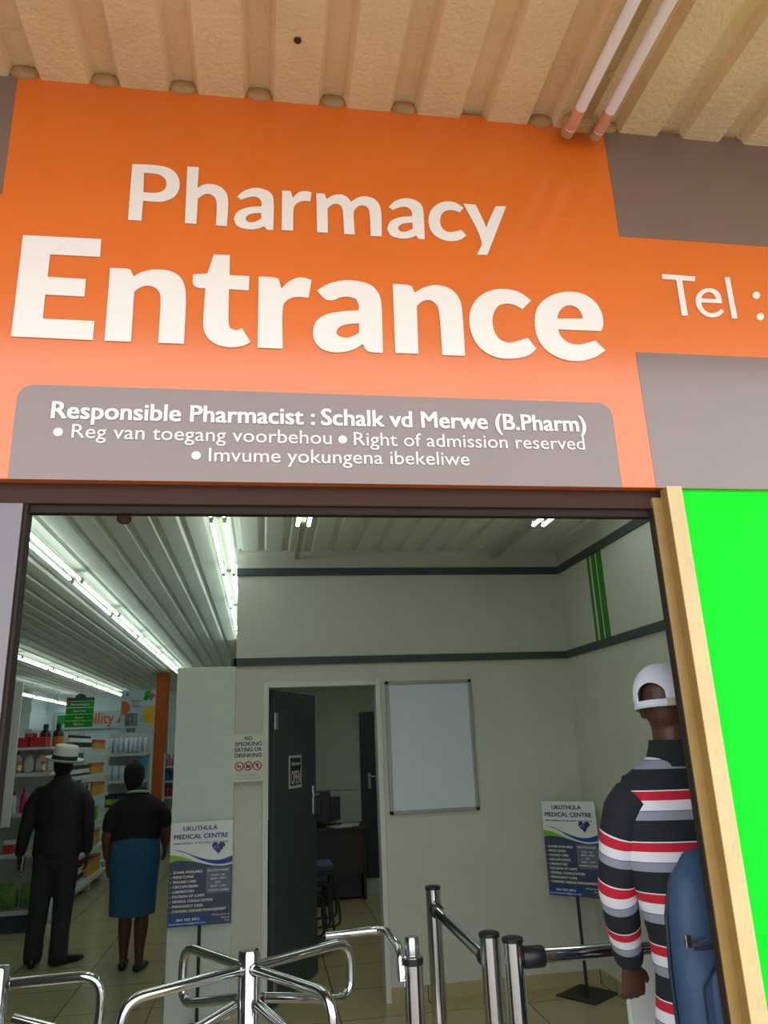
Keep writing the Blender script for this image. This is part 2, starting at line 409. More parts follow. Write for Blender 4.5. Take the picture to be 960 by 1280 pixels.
# reception walls
LO0, LO1, HI0, HI1 = 2.222, 2.275, 2.890, 2.946
wb = MB()
wb.box(-.2, -.002, BW, BW+.1, 0, 2.25).box(.850, RX+.1, BW, BW+.1, 0, 2.25).box(-.002, .850, BW, BW+.1, 2.098, 2.25)
wb.box(-.2, RX+.1, BW, BW+.1, 2.25, 2.92, 1).box(-.2, RX+.1, BW, BW+.1, 2.92, 3.14, 0)
struct('wall_back', wb, ['wall_beige', 'wall_white'])
wr = MB().box(RX, RX+.1, 2.12, BW, 0, 2.25).box(RX, RX+.1, 2.12, BW, 2.25, 2.92, 1).box(RX, RX+.1, 2.12, BW, 2.92, 3.14, 0)
wro = struct('wall_right', wr, ['wall_beige', 'wall_white'])
yy = [onX(560+a/3, 690, RX).y for a in (517, 525, 533, 548, 553, 572)]
for i in range(3):
    ob('painted_stripe', box(RX-.003, RX, min(yy[2*i], yy[2*i+1]), max(yy[2*i], yy[2*i+1]), LO1, HI0), 'stripe', wro)
struct('trim_1', box(-.215, RX, BW-.02, BW, LO0, LO1).box(-.235, -.2, BW-.02, BW+.1, LO0, LO1), 'band')
struct('trim_2', box(-.205, RX, BW-.02, BW, HI0, HI1), 'band')
struct('trim_3', box(RX-.02, RX, 2.12, BW-.02, LO0, LO1), 'band')
struct('trim_4', box(RX-.02, RX, 2.12, BW-.02, HI0, HI1), 'band')
struct('baseboard_back', box(.853, RX, BW-.012, BW, 0, .085).box(-.2, -.005, BW-.012, BW, 0, .085), 'tile')
struct('baseboard_right', box(RX-.012, RX, 2.12, BW-.012, 0, .085), 'tile')
struct('wall_nib', box(-.610, -.200, BW-.03, BW+.62, 0, 2.216), 'block', bevel=.004)
struct('wall_partition', box(-.2, -.1, BW+.1, 20.5, 0, 3.2), 'wall_white')
# store shell
struct('wall_store_back', box(-9, -.2, 20.0, 20.1, 0, 2.62).box(-9, -.2, 20.0, 20.1, 2.62, 3.2, 1), ['wall_white', 'wall_beige'])
struct('wall_store_left', box(-9.1, -9, 2.0, 20.1, 0, 3.2), 'wall_white')
struct('wall_store_block', box(-8.5, -5.22, 18.6, 20.0, 0, 2.62).box(-8.5, -5.22, 18.6, 20.0, 2.71, 3.1, 2).box(-8.5, -5.20, 18.58, 20.0, 2.62, 2.71, 1), ['wall_white', 'band', 'wall_beige'])
# consulting room
struct('wall_office_back', box(-.1, RX, 9.7, 9.8, 0, 2.7), 'office')
struct('wall_office_right', box(RX, RX+.1, BW+.1, 9.8, 0, 3.2), 'office')
struct('ceiling_office', box(-.1, RX, BW+.1, 9.7, 2.66, 2.72), 'ceiling')
struct('wall_office_left', box(-.1, -.09, BW+.1, 9.7, 0, 2.66), 'office')
x0 = onY(452, 1000, 9.66).x
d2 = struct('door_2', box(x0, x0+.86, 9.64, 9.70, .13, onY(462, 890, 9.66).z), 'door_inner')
ob('door_step', box(x0-.12, RX, 9.52, 9.70, 0, .13), 'office', d2)
q = onY(462, 975, 9.62)
ob('door_handle', box(q.x-.02, q.x+.02, 9.625, 9.64, q.z-.10, q.z+.08).box(q.x-.01, q.x+.10, 9.59, 9.605, q.z+.03, q.z+.05).box(q.x-.008, q.x+.008, 9.59, 9.64, q.z+.03, q.z+.05), 'steel', d2, bevel=.003)
struct('trim_5', box(-.09, x0-.03, 9.685, 9.70, 1.12, 1.19), 'office')
# consulting room doorway: frame and leaf
dz = 2.098
df = struct('door_3', box(-.005, .035, BW-.015, BW+.115, 0, dz).box(.815, .853, BW-.015, BW+.115, 0, dz).box(.035, .815, BW-.015, BW+.115, dz-.038, dz), 'door_frame', bevel=.004)
LA = math.radians(64.5)
leaf_T = Matrix.Translation((.042, BW+.118, 0)) @ Matrix.Rotation(LA, 4, 'Z')
def leafbox(x0, x1, y0, y1, z0, z1): return MB().box(x0, x1, y0, y1, z0, z1, 0, leaf_T)
lf = ob('door_leaf', leafbox(0, .80, -.04, 0, .012, dz-.045), 'door', df, bevel=.002)
# front face of the leaf (towards the reception) is y=-.04
ob('door_handle', leafbox(.715, .755, -.048, -.04, 1.13, 1.34).box(.73, .742, -.085, -.048, 1.27, 1.285, 0, leaf_T).box(.62, .742, -.092, -.08, 1.268, 1.287, 0, leaf_T), 'steel', lf, bevel=.003)
for z in (1.83, .14):
    ob('hinge', leafbox(.0, .055, -.046, -.04, z-.06, z+.06), 'steel', lf, bevel=.002)

# ------------------------------------------------------------------ FASCIA SIGN
def su(x, y):  # pixel -> (X, Z) on the sign face
    p = onY(x, y, SY); return (p.x, p.z)
zb = 2.345
sign = thing('fascia_sign', 'orange fascia sign over the doorway reading Pharmacy Entrance in white letters', 'sign', (0.3, SY, zb))
off = Vector((-.3, -SY, -zb))
def sob(name, mb_or_me, mats, **k):
    o = ob(name, mb_or_me, mats, sign, **k) if isinstance(mb_or_me, MB) else link(name, mb_or_me, mats, sign, **k)
    o.location = off; return o
sob('sign_panel', box(-3.6, 3.4, SY, SY+.085, zb, ZS+.02), 'orange', bevel=.002)
xl = su(22, 97)[0]; zl = su(3.5, 243)[1]
sob('taupe_panel', box(-3.2, xl, SY-.0012, SY+.001, zl, ZS+.02), 'brown')['label'] = 'taupe rectangle at the left end of the sign'
xr = (su(755, 165)[0]+su(773.3, 295)[0])/2; xr2 = (su(795.4, 440.8)[0]+su(820, 612)[0])/2
zr = (su(773.3, 295)[1]+su(960, 308.75)[1])/2; zr2 = (su(795.4, 440.8)[1]+su(960, 447)[1])/2
sob('taupe_panel', box(xr, 3.4, SY-.0012, SY+.001, zr, ZS+.02), 'brown')['label'] = 'taupe rectangle above the telephone strip'
sob('taupe_panel', box(xr2, 3.4, SY-.0012, SY+.001, zb, zr2), 'brown')['label'] = 'taupe rectangle below the telephone strip'
def vplane(poly, y, d, name, mats):   # polygon in (X,Z) of the sign face
    mb = MB(); n = len(poly)
    mb.add([(x, y, z) for x, z in poly]+[(x, y-d, z) for x, z in poly], [tuple(range(n)), tuple(range(2*n-1, n-1, -1))]+[(i, n+i, n+(i+1) % n, (i+1) % n) for i in range(n)])
    return sob(name, mb, mats)
a0 = (su(10, 597)[0]+su(20.7, 497)[0])/2; a1 = (su(768, 530)[0]+su(776.5, 608)[0])/2; at = (su(100, 483.3)[1]+su(700, 501.5)[1])/2; rr = .045
poly = [(a0, zb), (a1, zb)]+[(a1-rr+rr*math.cos(t), at-rr+rr*math.sin(t)) for t in [i*math.pi/16 for i in range(9)]]+[(a0+rr-rr*math.sin(t), at-rr+rr*math.cos(t)) for t in [i*math.pi/16 for i in range(9)]]
vplane(poly, SY+.001, .0022, 'taupe_panel', 'brown')['label'] = 'round-cornered taupe panel with the small lines of text'
S1 = (3, 0, 180); S2 = (3, 320, 220); S3 = (2.4, 560, 220); S4 = (2, 0, 0)
big = {
 'E': (S1, [[(88,345),(381,360),(376,426),(189,417),(180,501),(323,510),(318,575),(171,567),(162,658),(355,667),(349,738),(43,724)]]),
 'n': (S1, [[(414,468),(470,470),(490,474),(502,500),(535,483),(580,474),(640,480),(680,507),(697,560),(690,752),(594,748),(603,590),(597,556),(575,538),(545,535),(520,545),(504,556),(492,744),(393,740)]]),
 't': (S1, [[(802,418),(862,420),(861,495),(935,499),(933,552),(859,547),(857,665),(862,692),(885,701),(908,694),(940,745),(915,758),(870,765),(820,757),(785,735),(765,700),(763,655),(771,544),(738,540),(724,526),(725,492),(778,489)]]),
 'r': (S2, [[(10,380),(65,383),(85,390),(95,425),(125,398),(165,383),(208,393),(197,460),(160,456),(128,462),(102,488),(100,650),(6,646)]]),
 'a': (S2, [[(228,432),(270,408),(325,395),(380,397),(430,412),(460,445),(470,490),(475,665),(425,662),(410,652),(400,632),(365,653),(310,664),(255,655),(222,625),(214,582),(228,545),(265,522),(320,511),(384,507),(385,488),(375,464),(345,455),(315,458),(290,468),(262,466)],[(386,555),(340,559),(308,572),(300,590),(312,604),(345,609),(386,592)]]),
 'n2': (S2, [[(512,408),(565,411),(583,416),(594,440),(630,421),(675,412),(725,425),(760,460),(772,515),(783,677),(698,674),(686,515),(675,484),(650,468),(622,473),(602,490),(608,669),(522,666)]]),
 'c': (S3, [[(248,375),(222,402),(205,392),(178,385),(150,392),(134,420),(134,455),(150,488),(178,502),(208,497),(238,488),(264,520),(240,540),(200,549),(150,547),(100,522),(72,480),(63,430),(75,385),(110,353),(160,341),(210,350)]]),
 'e': (S3, [[(471,525),(440,545),(390,557),(340,550),(295,525),(268,488),(259,440),(268,395),(300,365),(350,350),(400,355),(440,380),(460,415),(464,450),(458,467),(328,462),(338,484),(360,502),(390,508),(415,503),(440,496)],[(326,430),(333,408),(350,393),(372,391),(393,404),(404,430)]]),
}
small = {
 'P': (S1, [[(497,79),(590,84),(638,96),(668,125),(674,163),(655,200),(615,218),(575,219),(537,216),(531,291),(481,287)],[(541,111),(585,115),(612,126),(625,148),(619,172),(600,184),(570,187),(538,184)]]),
 'h': (S1, [[(703,88),(746,91),(741,168),(770,155),(805,156),(838,173),(855,205),(851,311),(810,308),(813,228),(806,204),(788,191),(766,192),(742,207),(737,303),(694,299)]]),
 'a': (S2, [[(497,119),(520,98),(555,87),(590,92),(618,110),(627,142),(632,240),(610,238),(600,226),(572,236),(540,237),(505,225),(491,200),(502,175),(535,159),(585,154),(583,136),(572,123),(555,118),(530,123),(512,130)],[(586,178),(555,180),(536,189),(532,202),(545,212),(565,211),(587,200)]]),
 'r': (S2, [[(98,58),(130,60),(138,85),(160,65),(185,60),(208,65),(203,98),(180,96),(157,103),(142,120),(139,208),(96,205)]]),
 'm': (S2, [[(226,68),(257,70),(264,90),(290,76),(320,73),(343,84),(355,100),(385,83),(415,80),(450,95),(467,128),(471,229),(430,227),(425,140),(417,120),(398,113),(378,120),(366,138),(370,222),(330,220),(325,132),(317,114),(298,107),(282,112),(268,124),(269,216),(229,213)]]),
 'c': (S2, [[(777,122),(763,140),(745,133),(722,130),(700,140),(690,162),(692,188),(706,207),(728,214),(750,210),(768,205),(788,226),(765,241),(735,247),(698,241),(663,219),(647,182),(650,143),(672,114),(708,99),(745,103)]]),
 'y': (S2, [[(777,107),(822,111),(855,178),(862,198),(868,180),(897,117),(937,117),(866,299),(827,298),(845,248)]]),
 'T': (S3, [[(640,296),(740,304),(738,318),(700,315),(718,421),(700,421),(683,314),(641,310)]]),
 'e': (S3, [[(826,409),(812,421),(790,426),(765,418),(747,397),(741,372),(750,352),(770,340),(795,341),(813,355),(821,384),(757,381),(765,401),(783,413),(803,411),(818,401)],[(758,369),(764,357),(778,350),(794,356),(803,372)]]),
 'l': (S3, [[(828,306),(843,307),(866,430),(850,429)]]),
}
def dotpts(cx, cy, r): return [(cx+r*math.cos(i*math.pi/6), cy+r*math.sin(i*math.pi/6)) for i in range(12)]
small['colon'] = (S3, [dotpts(923, 360, 11), dotpts(935, 424, 11)])
def glyph(src, dx=0, dz=0):
    (sc, ox, oy), loops = src; out = []
    for lp in loops:
        pts = smooth_closed(lp, 48, 5)
        out.append([(su(p.x/sc+ox, p.y/sc+oy)[0]+dx, su(p.x/sc+ox, p.y/sc+oy)[1]+dz) for p in pts])
    return out
def lettering(glyphs, label):
    loops = []; 
    for g in glyphs: loops += g
    me = fill_mesh('lettering', loops)
    for v in me.vertices: v.co = Vector((v.co.x, SY-.003, v.co.y))
    o = sob('lettering', me, 'letter'); o['label'] = label
    md = o.modifiers.new('solid', 'SOLIDIFY'); md.thickness = .003; md.offset = 0
a1p = su(683/2, 577/2); a2p = su(632/3+320, 240/3+220)
lettering([glyph(small[k]) for k in ('P', 'h', 'r', 'm', 'a', 'c', 'y')]+[glyph(small['a'], a1p[0]-a2p[0], a1p[1]-a2p[1])], 'white word Pharmacy in medium letters')
lettering([glyph(big[k]) for k in ('E', 'n', 't', 'r', 'a', 'n2', 'c', 'e')], 'white word Entrance in large heavy letters')
lettering([glyph(small[k]) for k in ('T', 'e', 'l', 'colon')], 'white letters Tel on the strip at the right')
def sign_text(items, label):
    it = []
    for body, (xa, ya), (xb, yb), cap, bold in items:
        p, q = Vector((su(xa, ya)[0], su(xa, ya)[1])), Vector((su(xb, yb)[0], su(xb, yb)[1]))
        w = (q-p).length; me = text_mesh(body, w, cap, bold)
        d = q-p; T = plane_T((p.x, SY-.003, p.y), (d.x, 0, d.y), (-d.y, 0, d.x)); it.append((me, T))
    me = join_meshes('lettering', it); o = sob('lettering', me, 'letter'); o['label'] = label
    md = o.modifiers.new('solid', 'SOLIDIFY'); md.thickness = .0022; md.offset = 0
def bullet(x, y, r):
    c = su(x, y); return [(c[0]+r*math.cos(i*math.pi/8), c[1]+r*math.sin(i*math.pi/8)) for i in range(16)]
ch = su(64, 502)[1]-su(64, 523)[1]
sign_text([('Responsible Pharmacist :', (64.5, 523), (393, 531.5), ch, .016), ('Schalk vd Merwe (B.Pharm)', (402, 531.7), (732, 540), ch*1.02, .02)], 'bold top line of the small text')
ch2 = su(90, 530.7)[1]-su(90, 547.7)[1]
sign_text([('Reg van toegang voorbehou', (89.5, 547.7), (414.5, 555.9), ch2*1.03, .002), ('Right of admission reserved', (442.3, 557), (731, 562.7), ch2*1.03, .002)], 'middle line of the small text')
sign_text([('Imvume yokungena ibekeliwe', (261, 577.3), (586.8, 582.2), ch2*1.03, .002)], 'bottom line of the small text')
for bx, by in ((73, 540.5), (428.3, 549.8), (245.3, 569.7)):
    c_ = su(bx, by); ob_ = sob('bullet', MB().cyl((c_[0], SY-.0032, c_[1]), (c_[0], SY-.001, c_[1]), .0125, n=18), 'letter')
# ------------------------------------------------------------------ LIGHT FITTINGS
def twin_tube(L, gap, tube='tube', batten='batten', drop=.05, r=.0118, ext=0):
    """root at the start of the fitting on the ceiling line, running along +Y; z=0 is the ceiling"""
    mbb = MB().box(-.018, .018, 0, L+ext, -.030, 0)
    tubes = []
    for sx in (-1, 1):
        for y in (.012, L-.04): mbb.box(sx*gap/2-.011, sx*gap/2+.011, y, y+.028, -drop-.014, -.02)
        tubes.append(MB().cyl((sx*gap/2, .03, -drop), (sx*gap/2, L-.03, -drop), r, n=12))
    return mbb, tubes
def fixture(loc, L, gap, label, group, ext=0):
    t = thing('fluorescent_light', label, 'ceiling light', loc, 0, group)
    b, tb = twin_tube(L, gap, ext=ext); ob('batten', b, 'batten', t, bevel=.003)
    for m in tb: ob('tube', m, 'tube', t, smooth=60)
    return t
ZC = 3.046
f0 = fixture((-1.505, 2.96, ZC), 1.62, .074, 'lit twin fluorescent light, nearest of the long row over the aisle', 'lit tubes over the aisle')
for k in range(1, 7):
    dup(f0, (-1.505, 2.96+1.66*k, ZC), label='lit twin fluorescent light, %s from the front in the long row over the aisle' % ORD[k])
g0 = fixture((-.286, 2.97, ZC), 1.5, .080, 'lit twin fluorescent light beside the top of the white wall, nearest of its row', 'lit tubes beside the partition wall')
for k in range(1, 5):
    dup(g0, (-.286, 2.97+1.53*k, ZC), label='lit twin fluorescent light, %s from the front in the row beside the partition wall' % ORD[k])
for k in range(0, 6):
    dup(f0, (-3.42, 9.74+1.66*k, ZC), label='lit twin fluorescent light, %s from the front, second row from the pillar' % ORD[k], group='lit tubes in the second row')
for k in range(0, 3):
    w_ = dup(f0, (-4.62-.0*k, 18.3-1.66*k, 2.86), label='lit twin fluorescent light in the far left row, %s from the back of the shop' % ORD[k], group='lit tubes in the far left row')
    for y_ in (.2, 1.4): ob('hanger_rod', MB().cyl((0, y_, -.01), (0, y_, .225), .004, n=8), 'steel', w_)
fixture((.240, 3.05, ZC), 1.61, .070, 'lit twin fluorescent light showing just under the door head above the slate door', 'lit tubes over the entrance area', ext=.98)
fixture((1.802, 3.03, ZC), 1.60, .070, 'lit twin fluorescent light near the right wall, under the door head', 'lit tubes over the entrance area', ext=.98)
# unlit twin fitting under the canopy
ta, tb_ = onZ(722, 143, 3.60), onZ(760, 143, 3.60)
gapx = tb_.x-ta.x; cx = (ta.x+tb_.x)/2
t = thing('fluorescent_light', 'unlit weathered twin tube light fixed under the canopy above the sign', 'outdoor light', (cx, 1.95, ZS))
b = MB().box(-.022, .022, -1.55, -.02, -.028, 0)
b.box(-.012, .012, -.80, -.77, -.036, -.028).lathe([(.012, 0), (.012, .006), (.003, .008)], 12, 0, Matrix.Translation((.01, -.235, -.028)) @ Matrix.Rotation(math.pi, 4, 'X'))
ob('batten', b, 'batten_old', t, bevel=.004)
for yy_ in (-.055, -1.54):
    e = MB(); e.box(-gapx/2-.02, gapx/2+.02, yy_, yy_+.04, -.052, -.02)
    for sx in (-1, 1): e.cyl((sx*gapx/2, yy_-.002, -.058), (sx*gapx/2, yy_+.045, -.058), .021, n=14)
    ob('lamp_holder', e, 'batten_old', t, bevel=.004)
for sx in (-1, 1):
    o = ob('tube', MB().cyl((sx*gapx/2, -1.50, -.065), (sx*gapx/2, -.045, -.065), .0185, n=16), 'tube_off', t, smooth=60)
    ob('tube_cap', MB().cyl((sx*gapx/2, -.13, -.065), (sx*gapx/2, -.05, -.065), .0195, n=16).cyl((sx*gapx/2, -.085, -.065), (sx*gapx/2, -.081, -.065), .0202, n=16), 'tube_end', o, smooth=60)

# ------------------------------------------------------------------ WALL-HUNG THINGS
# whiteboard
t = thing('whiteboard', 'blank framed whiteboard on the beige wall right of the doorway', 'whiteboard', (1.215, BW, 1.62))
w2, h2 = .328, .462
f = MB()
for a in ((-w2, -w2+.028, -h2, h2), (w2-.028, w2, -h2, h2), (-w2, w2, h2-.026, h2), (-w2, w2, -h2, -h2+.026)): f.box(a[0], a[1], -.022, 0, a[2], a[3])
ob('frame', f, 'board_silver', t, bevel=.003)
ob('writing_surface', box(-w2+.02, w2-.02, -.012, -.001, -h2+.02, h2-.02), 'board', t)
def text_on(parent, name, items, m, T, thick=.0008):
    """items: (text, x, y, width, cap, bold) in the face frame T (x right, y up, z out)"""
    its = []
    for body, x, y, w, cap, bold in items:
        its.append((text_mesh(body, w, cap, bold), T @ Matrix.Translation((x, y, .0012))))
    o = link(name, join_meshes(name, its), m, parent); md = o.modifiers.new('solid', 'SOLIDIFY'); md.thickness = thick; md.offset = 0
    return o
FACE = Matrix(((1, 0, 0, 0), (0, 0, -1, 0), (0, 1, 0, 0), (0, 0, 0, 1)))   # face looking along -Y
def faceT(loc): return Matrix.Translation(loc) @ FACE
# no smoking sign
t = thing('no_smoking_sign', 'small pale no smoking, eating or drinking notice between the pale pillar and the door frame', 'sign', (-.104, BW-.032, 1.585))
ns = .108, .158
ob('notice_panel', box(-ns[0], ns[0], -.005, 0, -ns[1], ns[1]), 'paper', t)
T = faceT((0, -.005, 0))
text_on(t, 'lettering', [('NO', -.026, .118, .052, .026, .03), ('SMOKING', -.092, .080, .184, .026, .03), ('EATING OR', -.092, .042, .184, .026, .03), ('DRINKING', -.092, .004, .184, .026, .03)], 'ink_green', T)
for k in range(3):
    r = MB(); cxk = -.062+.062*k; n = 24
    r.tube([(cxk+.028*math.cos(a*2*math.pi/n), -.006, -.055+.028*math.sin(a*2*math.pi/n)) for a in range(n+1)], .0032, 6)
    r.tube([(cxk-.019, -.006, -.036), (cxk+.019, -.006, -.074)], .0028, 6)
    if k == 0: r.box(cxk-.017, cxk+.014, -.007, -.004, -.061, -.054)
    elif k == 1: r.box(cxk-.014, cxk+.014, -.007, -.004, -.068, -.048)
    else: r.add([(cxk-.012, -.006, -.040), (cxk+.012, -.006, -.040), (cxk+.003, -.006, -.068), (cxk-.003, -.006, -.068)], [(0, 1, 2, 3)])
    ob('prohibition_symbol', r, 'red', t)
text_on(t, 'lettering', [('By order of the management', -.075, -.118, .15, .008, .0), ('No person may smoke on the premises', -.085, -.138, .17, .007, .0)], 'plinth', T)
# open sign on the leaf (hangs on the door: its own thing)
t = thing('open_sign', 'small black sign reading OPEN in white, stuck on the slate door leaf', 'sign')
t.matrix_world = leaf_T @ Matrix.Translation((.37, -.042, 1.465))
t.rotation_euler = (0, 0, LA)
ow, oh = .118, .118
ob('sign_card', box(-ow, ow, -.004, 0, -oh, oh), 'paper', t)
ob('sign_face', box(-ow+.016, ow-.016, -.0052, -.003, -oh+.02, oh-.018), 'black', t)
T = faceT((0, -.0055, 0))
text_on(t, 'lettering', [('OPEN', -.090, -.086, .18, .095, .006), ('Come in we are', -.085, .045, .17, .030, .0)], 'letter', T)

# ------------------------------------------------------------------ STAND SIGNS
BWd, BHt = .395, .61
def stand_sign(loc, rz_board, rz_base, label):
    t = thing('stand_sign', label, 'stand sign', loc, rz_board, None)
    zc = .895-loc[2]; w, h = BWd/2, BHt/2; fy = -.014
    bb = MB(); c = .15; q = [(c*math.cos(a), c*math.sin(a)) for a in [math.pi/4+i*math.pi/2+(rz_base-rz_board) for i in range(4)]]
    k = .21/.15
    bb.prism([(x*k, y*k) for x, y in q], .008); bb.cyl((0, 0, .006), (0, 0, .03), .016)
    ob('base_plate', bb, 'black_metal', t, bevel=.001)
    ob('pole', MB().cyl((0, 0, .02), (0, 0, zc+h*.7), .0105, n=14), 'black_metal', t, smooth=60)
    bd = ob('board', box(-w, w, fy, fy+.010, zc-h, zc+h), 'white', t, bevel=.001)
    def uv(u, v): return (-w+u*BWd, zc+h-v*BHt)
    def area(name, pts, m, d):
        P = [uv(*p) for p in smooth_closed(pts, 40, 5)] if len(pts) > 4 else [uv(*p) for p in pts]
        me = fill_mesh(name, [P])
        for v in me.vertices: v.co = Vector((v.co.x, fy-d, v.co.y))
        o = link(name, me, m, bd); md = o.modifiers.new('solid', 'SOLIDIFY'); md.thickness = .0006; md.offset = 0
    area('printed_panel', [(0, .385), (.1, .373), (.2, .372), (.4, .392), (.65, .432), (.85, .446), (1, .432), (1, 1), (0, 1)], 'slate_print', .0008)
    area('printed_wave', [(0, .312), (.10, .320), (.22, .340), (.33, .366), (.43, .397), (.3, .378), (.15, .369), (0, .383)], 'lime_print', .0010)
    area('printed_wave', [(.03, .262), (.2, .283), (.4, .335), (.6, .375), (.8, .385), (1, .352), (1, .412), (.85, .428), (.66, .415), (.45, .366), (.25, .302)], 'blue_print', .0012)
    area('printed_banner', [(0, .905), (.66, .905), (.60, .965), (.58, 1), (0, 1)], 'blue_print', .0010)
    area('hours_box', [(.59, .455), (.98, .455), (.98, .705), (.59, .705)], 'slate_box', .0011)
    hp = []
    for i in range(28):
        a = 2*math.pi*i/28; x = 16*math.sin(a)**3; y = 13*math.cos(a)-5*math.cos(2*a)-2*math.cos(3*a)-math.cos(4*a)
        hp.append((.775+x*.0066, .262-y*.0042))
    area('heart_emblem', hp, 'navy', .0012)
    area('cross_emblem', [(.845, .262), (.875, .262), (.875, .284), (.905, .284), (.905, .303), (.875, .303), (.875, .325), (.845, .325), (.845, .303), (.815, .303), (.815, .284), (.845, .284)], 'white', .0016)
    pm = MB(); pts = [(.69, .262), (.715, .262), (.725, .235), (.74, .290), (.755, .225), (.765, .272), (.775, .262)]
    pm.tube([(uv(*p)[0], fy-.0020, uv(*p)[1]) for p in pts], .0016, 6); ob('pulse_line', pm, 'white', bd)
    T = faceT((0, fy-.0012, 0))
    def tx(s, u, v, wd, cp, bold): x, y = uv(u, v); return (s, x, y, wd*BWd, cp*BHt, bold)
    text_on(bd, 'lettering', [tx('UKUTHULA', .20, .083, .55, .043, .03), tx('MEDICAL CENTRE', .055, .163, .87, .045, .03), tx('INSIDE PHARMACY - 29 TRILL ROAD - NEXT TO SHOE', .05, .214, .88, .014, .01)], 'navy', T)
    rows = [('SONAR AVAILABLE', .46), ('MENS CLINIC', .33), ('WOUND CARE', .36), ('CIRCUMCISION', .39), ('LABORATORY', .34), ('EXCISION OF LUMPS', .50), ('GENERAL CONSULTATION', .63), ('PREGNANCY CARE', .48), ('CHRONIC DISEASE MANAGEMENT', .85)]
    its = [tx(s, .065, .497+.0462*i, wd, .024, .012) for i, (s, wd) in enumerate(rows)]
    its += [tx('-', .02, .497+.0462*i, .018, .024, .02) for i in range(9)]
    its += [tx('PRACTICE HOURS', .61, .492, .33, .016, .01), tx('MON - FRI', .68, .540, .2, .016, .01), tx('8AM - 5PM', .66, .572, .24, .016, .01), tx('SAT', .74, .608, .08, .016, .01), tx('8AM - 1PM', .66, .644, .24, .016, .01), tx('SUNDAY CLOSED', .62, .682, .33, .016, .01)]
    its += [tx('064 502 8921', .14, .947, .36, .022, .02), tx('ukuthulacarmed@gmail.com', .015, .980, .58, .017, .005), tx('39 Reed Street, cr', .69, .915, .28, .015, .0), tx('Retreat', .84, .945, .13, .015, .0), tx('9570', .89, .975, .08, .015, .0)]
    text_on(bd, 'lettering', its, 'letter', faceT((0, fy-.0014, 0)))
    return t
stand_sign((-.392, 5.44, 0), 0, math.radians(10), 'stand sign of the medical centre in front of the pale pillar')
stand_sign((2.134, 5.43, 0), math.radians(-44), math.radians(-55), 'stand sign of the medical centre in the far corner behind the chrome barrier')

# ------------------------------------------------------------------ TURNSTILES AND BARRIERS
def bend(pts, r=.07, n=6):
    """polyline with rounded corners"""
    P = [Vector(p) for p in pts]; out = [P[0]]
    for a, b, c in zip(P, P[1:], P[2:]):
        d0 = (a-b); d1 = (c-b); rr_ = min(r, d0.length*.48, d1.length*.48); p0 = b+d0.normalized()*rr_; p1 = b+d1.normalized()*rr_
        for k in range(n+1):
            t_ = k/n; out.append(p0*(1-t_)**2+b*2*t_*(1-t_)+p1*t_**2)
    out.append(P[-1]); return out
def turnstile(loc, a0, label, L=.445, arms=4):
    t = thing('turnstile', label, 'turnstile', loc)
    ob('post', MB().lathe([(.09, 0), (.09, .012), (.036, .016), (.036, .990), (.032, .998), (.010, 1.0), (.001, 1.0)], 28), 'chrome', t, smooth=40)
    for k in range(arms):
        a = a0+k*2*math.pi/arms; dx, dy = math.cos(a), math.sin(a)
        pts = [(dx*.025, dy*.025, .945), (dx*L, dy*L, .945), (dx*L, dy*L, .755), (dx*.055, dy*.055, .845)]
        ob('arm', MB().tube(bend(pts, .075), .0165, 16), 'chrome', t, smooth=60)
        s_ = MB(); s_.cyl((dx*.028, dy*.028, .945), (dx*.040, dy*.040, .945), .021, n=16); ob('collar', s_, 'steel', t, smooth=40)
    return t
turnstile((-.042, 2.90, 0), math.radians(34), 'chrome turnstile with four looped arms in front of the slate door')
turnstile((-.850, 2.95, 0), math.radians(3), 'chrome turnstile at the left jamb, only one arm showing', L=.325, arms=3)
t = thing('gate_post', 'short chrome post with a stepped cap right of the turnstile', 'barrier post', (.515, 2.89, 0))
ob('post', MB().lathe([(.08, 0), (.08, .012), (.034, .016), (.034, .94), (.030, .944), (.001, .944)], 28), 'chrome', t, smooth=40)
ob('collar', MB().lathe([(.035, .915), (.037, .917), (.037, .934), (.035, .936)], 28), 'black', t, smooth=40)
ob('cap', MB().lathe([(.025, .940), (.025, .992), (.021, 1.0), (.001, 1.0)], 24), 'steel', t, smooth=40)
ob('rail', MB().tube(bend([(-.04, .0, .865), (-.04, .03, .962), (-.042, .315, .962), (-.275, .315, .955)], .07), .0145, 16), 'chrome', t, smooth=60)
ob('rail_bracket', MB().cyl((-.04, 0, .875), (-.02, 0, .875), .012, n=14), 'steel', t)
def barrier_post(t, x, y, h=1.0, r=.0345):
    ob('post', MB().lathe([(.05, 0), (.05, .010), (r, .014), (r, h-.012), (r, h-.012)], 28, 0, Matrix.Translation((x, y, 0))), 'chrome', t, smooth=40)
    ob('post_cap', MB().lathe([(r+.002, h-.014), (r+.002, h-.003), (r-.004, h), (.001, h)], 28, 0, Matrix.Translation((x, y, 0))), 'black', t, smooth=40)
t = thing('barrier_rail', 'chrome queue barrier of two tall posts with a rail running back to the beige wall', 'barrier', (.788, 2.87, 0))
barrier_post(t, 0, 0); barrier_post(t, 0, .93)
ob('rail', MB().cyl((0, .03, .905), (0, .90, .905), .0225, n=18), 'chrome', t, smooth=60)
for y0, y1 in ((.030, .085), (.845, .900)): ob('rail_socket', MB().lathe([(.028, 0), (.031, .008), (.031, .05), (.026, .055)], 20, 0, Matrix.Translation((0, y0, .905)) @ Matrix.Rotation(-math.pi/2, 4, 'X')), 'black', t, smooth=50)
t = thing('barrier_rail', 'chrome queue barrier post with a rail running right behind the striped jersey', 'barrier', (.842, 2.775, 0))
barrier_post(t, 0, 0)
ra = math.radians(-1.0); rd = Vector((math.cos(ra), math.sin(ra), 0))
